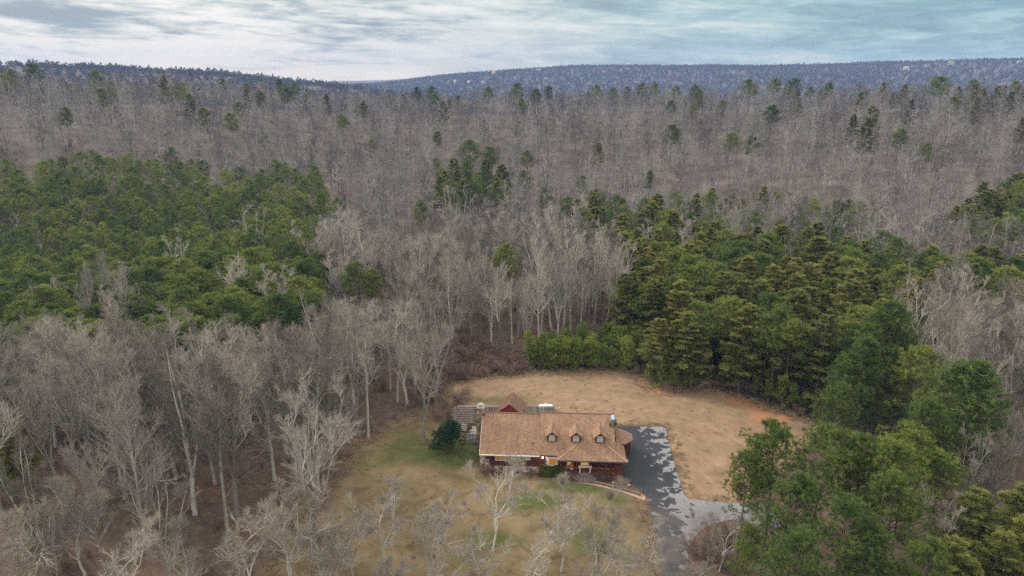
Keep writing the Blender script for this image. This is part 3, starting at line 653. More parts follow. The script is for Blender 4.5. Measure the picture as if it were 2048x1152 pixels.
# ------------------------------------------------------------------ plant materials
def leafmat(name, cols, transl=0.25):
    m, t, b = mat(name, 0.75)
    oi = t.nodes.new('ShaderNodeObjectInfo')
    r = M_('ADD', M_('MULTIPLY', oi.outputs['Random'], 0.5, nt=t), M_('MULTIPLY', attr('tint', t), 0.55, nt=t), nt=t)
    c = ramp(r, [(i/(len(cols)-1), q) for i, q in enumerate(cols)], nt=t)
    t.links.new(c, b.inputs['Base Color'])
    tr = t.nodes.new('ShaderNodeBsdfTranslucent'); t.links.new(c, tr.inputs[0])
    mix = t.nodes.new('ShaderNodeMixShader'); mix.inputs[0].default_value = transl
    t.links.new(b.outputs[0], mix.inputs[1]); t.links.new(tr.outputs[0], mix.inputs[2])
    t.links.new(mix.outputs[0], t.nodes['Material Output'].inputs[0])
    return m
def barkmat(name, lo, hi, scale=2.5):
    m, t, b = mat(name, 0.95)
    tcn = t.nodes.new('ShaderNodeTexCoord'); oi = t.nodes.new('ShaderNodeObjectInfo')
    n = noise(tcn.outputs['Object'], scale, 4, 0.65, nt=t)
    r = M_('ADD', M_('MULTIPLY', n, 0.45, nt=t), M_('MULTIPLY', oi.outputs['Random'], 0.6, nt=t), nt=t)
    c = ramp(r, [(0.22, lo), (0.85, hi)], nt=t); t.links.new(c, b.inputs['Base Color'])
    return m
M_bark = barkmat('grey_bark', (0.15, 0.135, 0.115), (0.58, 0.55, 0.49), 1.2)
M_twig = barkmat('twig_bark', (0.14, 0.117, 0.099), (0.41, 0.36, 0.318), 0.4)
M_pale = barkmat('pale_lichen_bark', (0.30, 0.28, 0.24), (0.60, 0.57, 0.50), 1.2)
M_palet = barkmat('pale_twig_bark', (0.20, 0.17, 0.135), (0.40, 0.35, 0.285), 0.5)
M_pbark = barkmat('pine_bark', (0.10, 0.07, 0.055), (0.22, 0.17, 0.14))
M_brown = barkmat('brown_brush_twigs', (0.13, 0.085, 0.07), (0.25, 0.175, 0.14), 1.0)
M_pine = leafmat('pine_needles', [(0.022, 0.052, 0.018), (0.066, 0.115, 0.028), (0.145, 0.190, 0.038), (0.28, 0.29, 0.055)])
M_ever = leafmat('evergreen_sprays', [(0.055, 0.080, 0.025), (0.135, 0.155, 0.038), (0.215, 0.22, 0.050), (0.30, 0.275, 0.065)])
M_young = leafmat('young_pine_needles', [(0.06, 0.11, 0.02), (0.12, 0.17, 0.028), (0.18, 0.225, 0.035), (0.27, 0.29, 0.05)])
M_cedar = leafmat('cedar_foliage', [(0.010, 0.036, 0.014), (0.018, 0.060, 0.020), (0.038, 0.095, 0.028)], 0.1)
M_shrub = leafmat('shrub_leaves', [(0.05, 0.085, 0.015), (0.09, 0.13, 0.02), (0.13, 0.16, 0.03)])

# ------------------------------------------------------------------ tree builders (each returns trunk mesh, crown mesh)
def unit(v): return v/(np.linalg.norm(v, axis=-1, keepdims=True)+1e-9)
def grow(rng, p, d, L, n, wig, lift):
    """a wandering branch axis"""
    P = [p]; d = d/np.linalg.norm(d); st = L/n
    for i in range(n):
        d = d+rng.normal(0, wig, 3)+np.array([0, 0, lift]); d = d/np.linalg.norm(d)
        P.append(P[-1]+d*st)
    return np.array(P)
def side(rng, d, ang):
    """direction at angle ang from d"""
    a = np.cross(d, rng.normal(0, 1, 3)); a = a/(np.linalg.norm(a)+1e-9)
    return d*math.cos(ang)+a*math.sin(ang)
def seg(P, t):
    n = len(P)-1; f = min(t*n, n-1e-4); i = int(f); return P[i]+(P[i+1]-P[i])*(f-i), unit(P[i+1]-P[i])

def bare_tree(seed, h, base=0.35, limbs=14, spread=0.55, width=0.33, leaders=1, wig=0.10, lift=0.10, nb=7, ns=6, ntw=6, tw=0.028, crook=0.04, r0=None):
    rng = np.random.default_rng(seed)
    T, K = MB(), MB()
    r0 = r0 or h*0.0115
    stems = []
    if leaders == 1:
        P = grow(rng, np.zeros(3), np.array([rng.normal(0, .03), rng.normal(0, .03), 1]), h*0.93, 12, crook, 0.03)
        rr = r0*np.linspace(1, 0.12, 13); rr[0] *= 1.35
        T.tube(P, rr*.9, 6); stems.append((P, rr, base))
    else:
        fk = base*h*0.8
        P0 = grow(rng, np.zeros(3), np.array([0, 0, 1.]), fk, 4, crook, 0.02)
        T.tube(P0, r0*np.array([1.35, 1, .95, .9, .88]), 6)
        for k in range(leaders):
            a = 2*math.pi*(k+rng.uniform(-.25, .25))/leaders; tl = rng.uniform(0.25, 0.5)*spread
            P = grow(rng, P0[-1], np.array([math.cos(a)*tl, math.sin(a)*tl, 1]), (h-fk)*rng.uniform(.85, 1.05), 10, crook*2.2, 0.10)
            rr = r0*0.68*np.linspace(1, 0.12, 11); T.tube(P, rr, 5); stems.append((P, rr, 0.12))
    per = max(4, int(limbs/len(stems)))
    for P, rr, b0 in stems:
        for i in range(per):
            t = b0+(0.97-b0)*((i+rng.uniform(0, .9))/per)
            p, d = seg(P, t); rad = np.interp(t, np.linspace(0, 1, len(rr)), rr)
            q = (t-b0)/(1-b0)
            L = h*width*(1.0-0.62*q)*rng.uniform(.7, 1.2)*(0.8 if len(stems) > 1 else 1)
            ang = (0.95-0.5*q)*spread*1.9
            B = grow(rng, p, side(rng, d, ang), L, 7, wig, lift)
            r1 = min(rad*0.75, h*0.0034*rng.uniform(.8, 1.2)+0.012)
            K.tube(B, r1*np.linspace(1, .22, 8), 4, 0)
            for j in range(nb):
                t2 = rng.uniform(.22, 1.0); p2, d2 = seg(B, t2)
                L2 = L*rng.uniform(.28, .5)*(1.15-0.4*t2)
                B2 = grow(rng, p2, side(rng, d2, rng.uniform(.35, .85)), L2, 4, wig*1.2, lift*1.2)
                r2 = r1*(1-0.7*t2)*0.55+0.008
                K.tube(B2, r2*np.linspace(1, .35, 5), 3, 0)
                for k in range(ns):
                    t3 = rng.uniform(.15, 1.0); p3, d3 = seg(B2, t3)
                    L3 = L2*rng.uniform(.35, .65)+0.25
                    B3 = grow(rng, p3, side(rng, d3, rng.uniform(.3, .8)), L3, 3, wig*1.3, lift*1.2)
                    K.tube(B3, np.array([1, .75, .5, .3])*max(r2*.5, tw*.5), 3, 0)
                    # twigs: slender three sided spikes
                    tt = rng.uniform(.15, 1.0, ntw); sI = np.minimum((tt*3).astype(int), 2)
                    o = B3[sI]+(B3[sI+1]-B3[sI])*(tt*3-sI)[:, None]
                    dd = unit(unit(B3[sI+1]-B3[sI])+rng.normal(0, .42, (ntw, 3))+np.array([0, 0, .12]))
                    Lt = (rng.uniform(.45, 1.0, ntw)*max(0.45, L3*0.6))[:, None]
                    s1 = unit(np.cross(dd, rng.normal(0, 1, (ntw, 3))))*tw*.5; s2 = unit(np.cross(dd, s1))*tw*.5
                    V = np.stack([o+s1, o-s1*.5+s2*.86, o-s1*.5-s2*.86, o+dd*Lt], 1)
                    Tt = np.array([[0, 1, 3], [1, 2, 3], [2, 0, 3]])[None]+np.arange(ntw)[:, None, None]*4
                    K.add(V.reshape(-1, 3), Tt.reshape(-1, 3), 1)
    return T, K
def needles(K, rng, c, up, n, L, wd, tint, flat=0.0, mi=0):
    """tufts of needle blades round the points c"""
    m = len(c)
    d = unit(rng.normal(0, 1, (m, n, 3))*np.array([1, 1, 1-flat])+up[:, None, :]*0.75)
    s = unit(np.cross(d, rng.normal(0, 1, (m, n, 3))))*wd*0.5
    o = c[:, None, :]+rng.normal(0, L*0.12, (m, n, 3))
    ln = L*rng.uniform(.65, 1.15, (m, n, 1))
    V = np.stack([o-s, o+s, o+d*ln+s*0.35, o+d*ln-s*.35], 2).reshape(-1, 3)
    q = np.arange(m*n)[:, None]*4
    Tt = np.concatenate([q+np.array([[0, 1, 2]]), q+np.array([[0, 2, 3]])], 1).reshape(-1, 3)
    K.add(V, Tt, mi, np.repeat(np.repeat(tint, n), 2))
def pine_tree(seed, h, cr=0.24, ch=0.5, nl=46, tufts=20, nn=16, L=0.42, wd=0.055, dome=1.0, top=0.35):
    rng = np.random.default_rng(seed); T, K = MB(), MB()
    P = grow(rng, np.zeros(3), np.array([0, 0, 1.]), h*0.95, 10, .02, .02)
    r0 = h*.011; T.tube(P, r0*np.linspace(1.1, .15, 11), 6)
    z0 = h*(1-ch)
    for i in range(nl):
        q = ((i+rng.uniform(0, 1))/nl)**0.8                       # 0 low .. 1 top
        z = z0+(h*0.97-z0)*q
        prof = (math.sin(math.pi*min(1, 0.22+0.78*q*0.98))**0.75 if dome > .5 else (1-q)**.8*.95+.08)
        prof = max(prof, 0.12)
        a = rng.uniform(0, 2*math.pi); Rr = h*cr*prof*rng.uniform(.62, 1.12)
        p = np.array([0, 0, max(z-Rr*.35, z0*.9)])+np.array([np.interp(z, P[:, 2], P[:, 0]), np.interp(z, P[:, 2], P[:, 1]), 0])
        B = grow(rng, p, np.array([math.cos(a), math.sin(a), .32+.5*q]), Rr, 5, .10, .06)
        T.tube(B, h*.0028*np.linspace(1, .3, 6)+.01, 3)
        lr = 0.5+0.21*Rr*rng.uniform(.7, 1.2)
        m = int(tufts*(0.55+0.45*prof))
        off = unit(rng.normal(0, 1, (m, 3)))*rng.uniform(.35, 1, (m, 1))**.5*np.array([lr, lr, lr*.55])
        off[:, 2] += 0.15*lr
        back = rng.uniform(0, 1, (m, 1))**2.2
        e = B[-1][None]*(1-back*.55)+B[1][None]*back*.55
        c = e+off
        up = unit(unit(off)*np.array([1, 1, .7])+np.array([0, 0, .9]))
        needles(K, rng, c, up, nn, L, wd, np.clip(rng.normal(.48, .27, m)+.3*(off[:, 2]/lr), 0, 1))  # random tint, plus light from above painted in: upper tufts of a clump paler
    return T, K
def layered_evergreen(seed, h, cr=0.26, ch=0.8, nl=74, ns=24, nf=8, L=0.5, wd=0.08):
    rng = np.random.default_rng(seed); T, K = MB(), MB()
    P = grow(rng, np.zeros(3), np.array([0, 0, 1.]), h*0.97, 12, .025, .03)
    T.tube(P, h*.010*np.linspace(1.1, .1, 13), 6)
    z0 = h*(1-ch)
    for i in range(nl):
        q = (i+rng.uniform(0, 1))/nl; z = z0+(h*.98-z0)*q
        prof = (1-q)**.62*(0.72+.28*min(1, q*5))
        a = i*2.4+rng.normal(0, .5); Rr = h*cr*prof*rng.uniform(.6, 1.15)+.35
        p = np.array([np.interp(z, P[:, 2], P[:, 0]), np.interp(z, P[:, 2], P[:, 1]), z])
        B = grow(rng, p, np.array([math.cos(a), math.sin(a), .28+.35*q]), Rr, 6, .06, -.035)
        T.tube(B, h*.0022*np.linspace(1, .25, 7)+.008, 3)
        m = int(ns*(.5+.9*prof)); tt = rng.uniform(.18, 1, m)
        n = 6; sI = np.minimum((tt*n).astype(int), n-1)
        o = B[sI]+(B[sI+1]-B[sI])*(tt*n-sI)[:, None]; d = unit(B[sI+1]-B[sI])
        lat = unit(np.cross(d, np.array([0, 0, 1.])))*rng.choice([-1, 1], (m, 1))
        reach = (Rr*.42*(1.15-tt)*rng.uniform(.4, 1.1, m)+.15)[:, None]
        axd = unit(lat*.8+d*.75+rng.normal(0, .12, (m, 3)))
        tip = o+axd*reach; tip[:, 2] += rng.uniform(-.12, .12, m)
        tint = np.clip(rng.normal(.5, .2, m)+.12*q, 0, 1)  # random tint, plus a little top light painted into the higher sprays
        for (oo, ax) in ((tip, axd), (o+(tip-o)*.5, axd), (o+(tip-o)*.15, d)):
            dd = unit(ax[:, None, :]+rng.normal(0, .55, (m, nf, 3))*np.array([1, 1, .35])+np.array([0, 0, .05]))
            nrm = unit(np.array([0, 0, 1.])+rng.normal(0, .35, (m, nf, 3)))
            s = unit(np.cross(dd, nrm))*wd*.5
            o2 = oo[:, None, :]+rng.normal(0, .06, (m, nf, 3)); ln = L*rng.uniform(.6, 1.1, (m, nf, 1))
            V = np.stack([o2-s*.5, o2+dd*ln*.45+s, o2+dd*ln, o2+dd*ln*.45-s], 2).reshape(-1, 3)
            qd = np.arange(m*nf)[:, None]*4
            Tt = np.concatenate([qd+np.array([[0, 1, 2]]), qd+np.array([[0, 2, 3]])], 1).reshape(-1, 3)
            K.add(V, Tt, 0, np.repeat(np.repeat(tint, nf), 2))
    return T, K
def bush(seed, h, wdt, leafy=True, stems=9, n=260, L=.16, wl=.07):
    rng = np.random.default_rng(seed); T, K = MB(), MB()
    for i in range(stems):
        a = rng.uniform(0, 2*math.pi); q = rng.uniform(.1, .9)
        B = grow(rng, np.array([math.cos(a)*.08*wdt, math.sin(a)*.08*wdt, 0]), np.array([math.cos(a)*q*wdt/h, math.sin(a)*q*wdt/h, 1]), h*rng.uniform(.7, 1), 5, .12, 0)
        T.tube(B, np.linspace(.03, .008, 6)*max(1, h*.6), 3)
        for k in range(0 if leafy else 16):
            p, d = seg(B, rng.uniform(.15, 1)); B2 = grow(rng, p, side(rng, d, rng.uniform(.4, 1.2)), h*rng.uniform(.2, .45), 3, .2, 0.03)
            K.tube(B2, np.array([.016, .012, .009, .005])*max(1, h*.5), 3)
            for _ in range(5):
                p3, d3 = seg(B2, rng.uniform(.2, 1)); e = p3+side(rng, d3, .7)*h*.16
                K.tube(np.array([p3, e]), np.array([.009, .003])*max(1, h*.5), 3)
    if leafy:
        o = unit(rng.normal(0, 1, (n, 3)))*rng.uniform(.55, 1, (n, 1))**.4*np.array([wdt/2, wdt/2, h*.5])
        lump = 1+.16*np.sin(o[:, :1]*5+seed)*np.cos(o[:, 1:2]*4)
        o = o*lump; o[:, 2] += h*.52; o[:, 2] = np.maximum(o[:, 2], .05)
        needles(K, rng, o, unit(o-np.array([0, 0, h*.4])), 9, L, wl, np.clip(rng.normal(.5, .25, n), 0, 1))
    return T, K

rnd = random.Random(7)
class Kind:
    """a few variants of one kind of plant; near ones keep trunk and crown apart"""
    def __init__(s, name, cat, tmat, cmats, near, far, fm=None):
        s.name, s.cat = name, cat
        s.near = [(a.mesh(name+'_trunk', [tmat], True), b.mesh(name+'_crown', cmats)) for a, b in near]
        s.far = []
        s.fmats = fm or [tmat]+cmats
        for a, b in far:
            j = MB()
            for V, T, mi, ti in zip(a.v, a.f, a.m, a.t): j.v.append(V); j.f.append(T); j.m.append(mi*0); j.t.append(ti); j.n += len(V)
            o = j.n
            for V, T, mi, ti in zip(b.v, b.f, b.m, b.t): j.v.append(V); j.f.append(T+o); j.m.append(mi+1); j.t.append(ti); j.n += len(V)
            ob = bpy.data.objects.new(name+'_far', j.mesh(name+'_far', s.fmats)); s.far.append(ob)   # never linked to the scene
        s.h = 1
def plant(kind, v, x, y, z, sc_, label, group=None, rz=None, cat=None, tilt=(0, 0), name=None):
    o = thing(name or kind.name, label, cat or kind.cat, (x, y, z), rnd.uniform(0, 6.28) if rz is None else rz, group, sc_ if isinstance(sc_, tuple) else (sc_,)*3)
    o.rotation_euler[0], o.rotation_euler[1] = tilt
    tm, cm = kind.near[v % len(kind.near)]
    if cm is not None: link('crown', cm, o)
    link('trunk' if kind.cat == 'tree' else 'stems', tm, o)
    return o

# built at their real size, 1 unit = 1 m, for the height given
M_barkf = barkmat('far_grey_bark', (0.06, 0.052, 0.046), (0.42, 0.40, 0.375), .6)
M_twigf = barkmat('far_twigs', (0.055, 0.045, 0.040), (0.30, 0.262, 0.24), .3)
BARE = Kind('bare_tree', 'tree', M_bark, [M_bark, M_twig],
    [bare_tree(1, 26, .26, 22, .50, .31, 1, ntw=10, nb=9, tw=.022, lift=.11), bare_tree(2, 26, .26, 22, .52, .31, 3, ntw=10, nb=9, tw=.022, lift=.12), bare_tree(3, 26, .36, 17, .46, .28, 1, ntw=9, tw=.024, lift=.12),
     bare_tree(4, 26, .24, 24, .50, .30, 4, ntw=10, nb=9, tw=.022, lift=.11), bare_tree(5, 26, .45, 14, .45, .24, 2, ntw=7, lift=.14), bare_tree(6, 26, .5, 13, .40, .22, 1, ntw=7, lift=.16)],
    [bare_tree(11, 26, .20, 16, .80, .34, 1, nb=6, ns=4, ntw=5, tw=.045, r0=.24, lift=.03), bare_tree(12, 26, .2, 15, .85, .33, 3, nb=6, ns=4, ntw=5, tw=.045, r0=.24, lift=.03), bare_tree(13, 26, .22, 17, .65, .30, 1, nb=6, ns=4, ntw=5, tw=.045, lift=.06, r0=.22), bare_tree(14, 26, .2, 16, .8, .34, 4, nb=6, ns=4, ntw=4, tw=.045, r0=.24, lift=.02, wig=.15), bare_tree(15, 26, .22, 13, .7, .38, 1, nb=5, ns=4, ntw=3, tw=.04, r0=.26, wig=.2, lift=.0)], fm=[M_barkf, M_barkf, M_twigf])
SMALL = Kind('small_bare_tree', 'tree', M_pale, [M_pale, M_palet],
    [bare_tree(21, 11, .24, 16, .52, .36, 3, wig=.17, lift=.10, crook=.10, nb=9, ns=7, ntw=8, tw=.013, r0=.105), bare_tree(22, 11, .26, 15, .55, .36, 2, wig=.18, lift=.10, crook=.11, nb=9, ns=7, ntw=8, tw=.013, r0=.10),
     bare_tree(23, 11, .2, 16, .5, .34, 4, wig=.15, lift=.12, crook=.09, nb=9, ns=7, ntw=8, tw=.013, r0=.10)], [])
PINE = Kind('pine_tree', 'tree', M_pbark, [M_pine],
    [pine_tree(31, 20, .235, .50, 56, 22), pine_tree(32, 20, .22, .50, 58, 21), pine_tree(33, 20, .26, .48, 58, 22), pine_tree(34, 20, .21, .48, 52, 20), pine_tree(35, 20, .21, .88, 110, 24), pine_tree(36, 20, .2, .8, 96, 24)],
    [pine_tree(41, 20, .235, .5, 34, 11, 9, .62, .11), pine_tree(42, 20, .22, .5, 36, 11, 9, .62, .11), pine_tree(43, 20, .25, .5, 34, 11, 9, .62, .11)])
EVER = Kind('evergreen_tree', 'tree', M_pbark, [M_ever],
    [layered_evergreen(51, 18, .26), layered_evergreen(52, 18, .30, .85), layered_evergreen(53, 18, .23, .8), layered_evergreen(54, 18, .28, .7)],
    [layered_evergreen(61, 18, .26, .8, 40, 9, 5, .9, .2), layered_evergreen(62, 18, .3, .8, 40, 9, 5, .9, .2)])
YOUNG = Kind('young_pine', 'tree', M_pbark, [M_young],
    [pine_tree(71, 5, .22, .93, 22, 7, 14, .42, .06, 0), pine_tree(72, 5, .26, .93, 24, 7, 14, .42, .06, 0), pine_tree(73, 5, .24, .85, 22, 7, 14, .42, .06, 1)], [])
BRUSH = Kind('brown_bush', 'bush', M_brown, [M_brown], [bush(81, 2.4, 3.0, False, 12), bush(82, 2.4, 3.4, False, 13)],
    [bush(83, 2.4, 3.2, False, 8), bush(84, 2.4, 3.6, False, 8)])

# ------------------------------------------------------------------ where the trees stand
# tree-top outlines of the evergreen stands, turned into ground outlines at canopy height
def canopy(pts, h): return [at(px, py, h) for px, py in pts]
def tz(x, y): return float(terrain(np.array([x]), np.array([y]))[0])
PINE_L = [(-400, 330), (-10, 320), (60, 300), (150, 292), (300, 285), (400, 298), (425, 330), (500, 325), (560, 300), (625, 312), (672, 345), (690, 395), (640, 415), (618, 460), (640, 500), (655, 545), (640, 590), (590, 575), (540, 600), (440, 618), (380, 640), (300, 648), (200, 640), (60, 665), (-400, 700)]
POCKET = [[(-40, 405), (60, 408), (70, 440), (-40, 450)], [(170, 545), (250, 545), (250, 600), (170, 600)]]
EVER_R = [(1118, 398), (1165, 382), (1260, 375), (1330, 395), (1400, 402), (1480, 425), (1560, 442), (1700, 455), (1850, 478), (1900, 520), (1850, 570), (1800, 620), (1760, 700), (1640, 700), (1560, 690), (1300, 690), (1275, 590), (1240, 505), (1205, 450)]
STRIP = [[(1350, 368), (1440, 362), (1560, 360), (1570, 378), (1440, 392), (1360, 392)], [(1905, 362), (1990, 352), (2300, 345), (2300, 480), (1960, 455), (1915, 400)], [(1600, 395), (1720, 400), (1720, 425), (1600, 420)],
         [(870, 335), (950, 300), (1020, 330), (1030, 360), (930, 380), (875, 365)], [(1840, 490), (2000, 500), (2300, 505), (2300, 600), (1960, 560), (1850, 530)]]
YELLOW = [(1890, 975), (2300, 950), (2300, 1300), (1900, 1300)]
NOTREE = [CLEAR, G([(655, 1300), (640, 1060), (690, 940), (720, 885), (790, 842), (850, 815), (940, 800), (960, 745), (1262, 745), (1290, 770), (1640, 850), (1560, 930), (1480, 1000), (1450, 1060), (1440, 1300)])]
THICKET = G([(870, 700), (960, 690), (1060, 715), (1060, 748), (950, 756), (880, 770), (850, 740)])
SAPL = G([(1048, 738), (1100, 742), (1180, 742), (1262, 744), (1290, 752), (1325, 745), (1300, 715), (1260, 700), (1180, 695), (1110, 705), (1060, 725)])

rng = np.random.default_rng(5)
def scatter(sp, ymin, ymax):
    """jittered hexagonal grid inside the view wedge"""
    out = []
    y = ymin; k = 0
    while y < ymax:
        hw = 0.86*y+14; xs = np.arange(-hw, hw, sp)+(sp/2 if k % 2 else 0)
        out.append(np.stack([xs+rng.uniform(-.42, .42, len(xs))*sp, y+rng.uniform(-.42, .42, len(xs))*sp], 1)); y += sp*.87; k += 1
    return np.vstack(out)
cand = np.vstack([scatter(5.5, 50, 170), scatter(6.2, 170, 260), scatter(8.6, 260, 640)])
cx, cyy = cand[:, 0], cand[:, 1]; cz = terrain(cx, cyy); cdist = np.hypot(cx, cyy)
ok = np.ones(len(cx), bool)
for p in NOTREE: ok &= ~inpoly(cx, cyy, p)
ok &= ~inpoly(cx, cyy, THICKET); ok &= sdist(cx, cyy, SAPL) < -1.5
# crest culling: nothing beyond the ridge can be seen
ok &= cdist < 620
# thin wood at the lower left corner
tx, ty = pr(cx, cyy, cz+24)
ok &= ~((cyy < 84) & (cx < 0) & (rng.random(len(cx)) < 0.72))
ok &= ~((cyy < 66))
ok &= ~((cx < -12) & (cyy < 118) & (rng.random(len(cx)) < 0.42))
ok &= ~((cx > 15) & (cyy < 112) & (pr(cx, cyy, cz)[0] < 1900) & (cx < 60))        # big pines here are placed one by one
ok &= ~((cyy < 92) & (cx > 0))
ok &= ~((cx > 0) & (cyy < 150) & (pr(cx, cyy, cz)[0] > 1600) & (rng.random(len(cx)) < .35))
cx, cyy, cz, cdist = cx[ok], cyy[ok], cz[ok], cdist[ok]
r_ = rng.random(len(cx))
px, py = pr(cx, cyy, cz+19.0)
typ = np.zeros(len(cx), int)                       # 0 bare, 1 pine, 2 layered evergreen
pl = inpoly(px, py, PINE_L)
for p in POCKET: pl &= ~inpoly(px, py, p)
typ[pl & (r_ < .98)] = 1
er = inpoly(px, py, EVER_R)
typ[er & (r_ < .97)] = 2; typ[er & (r_ < .36)] = 1
farR = er & (py < 455); typ[farR] = np.where(r_[farR] < .35, 1, np.where(r_[farR] < .84, 2, 0))
for p in STRIP:
    s_ = inpoly(px, py, p); typ[s_] = np.where(r_[s_] < .5, 1, np.where(r_[s_] < .92, 2, 0))
yl = inpoly(px, py, YELLOW); typ[yl] = np.where(r_[yl] < .7, 2, 0)
hill = (typ == 0) & (cdist > 300)
typ[hill & (r_ < .006)] = 1; typ[hill & (r_ > .992)] = 2
typ[hill & (px > 1700) & (py < 240) & (r_ < .035)] = 2
hh = np.where(typ == 0, rng.uniform(18, 26, len(cx)), np.where(typ == 1, rng.uniform(15, 21, len(cx)), rng.uniform(14, 21.5, len(cx))))
front = (cdist < 140) & (typ == 0) & (cx < -15); hh[front] = rng.uniform(21, 27, front.sum())
left_pines = pl & (typ == 1); hh[left_pines] = rng.uniform(15, 19.5, left_pines.sum())
hh[(typ == 0) & (cdist > 240)] *= rng.uniform(.6, 1.02, ((typ == 0) & (cdist > 240)).sum())
for _ in range(9):                                  # the front wood stays below the pine stand behind it
    tp_ = pr(cx, cyy, cz+hh)[1]; lim = 628+26*vn(cx, cyy, 9, 21)
    hh = np.where(front & (tp_ < lim) & (pr(cx, cyy, cz+hh)[0] < 640), hh*.93, hh)
placed = [list(map(float, a)) for a in zip(cx, cyy, cz, hh)]

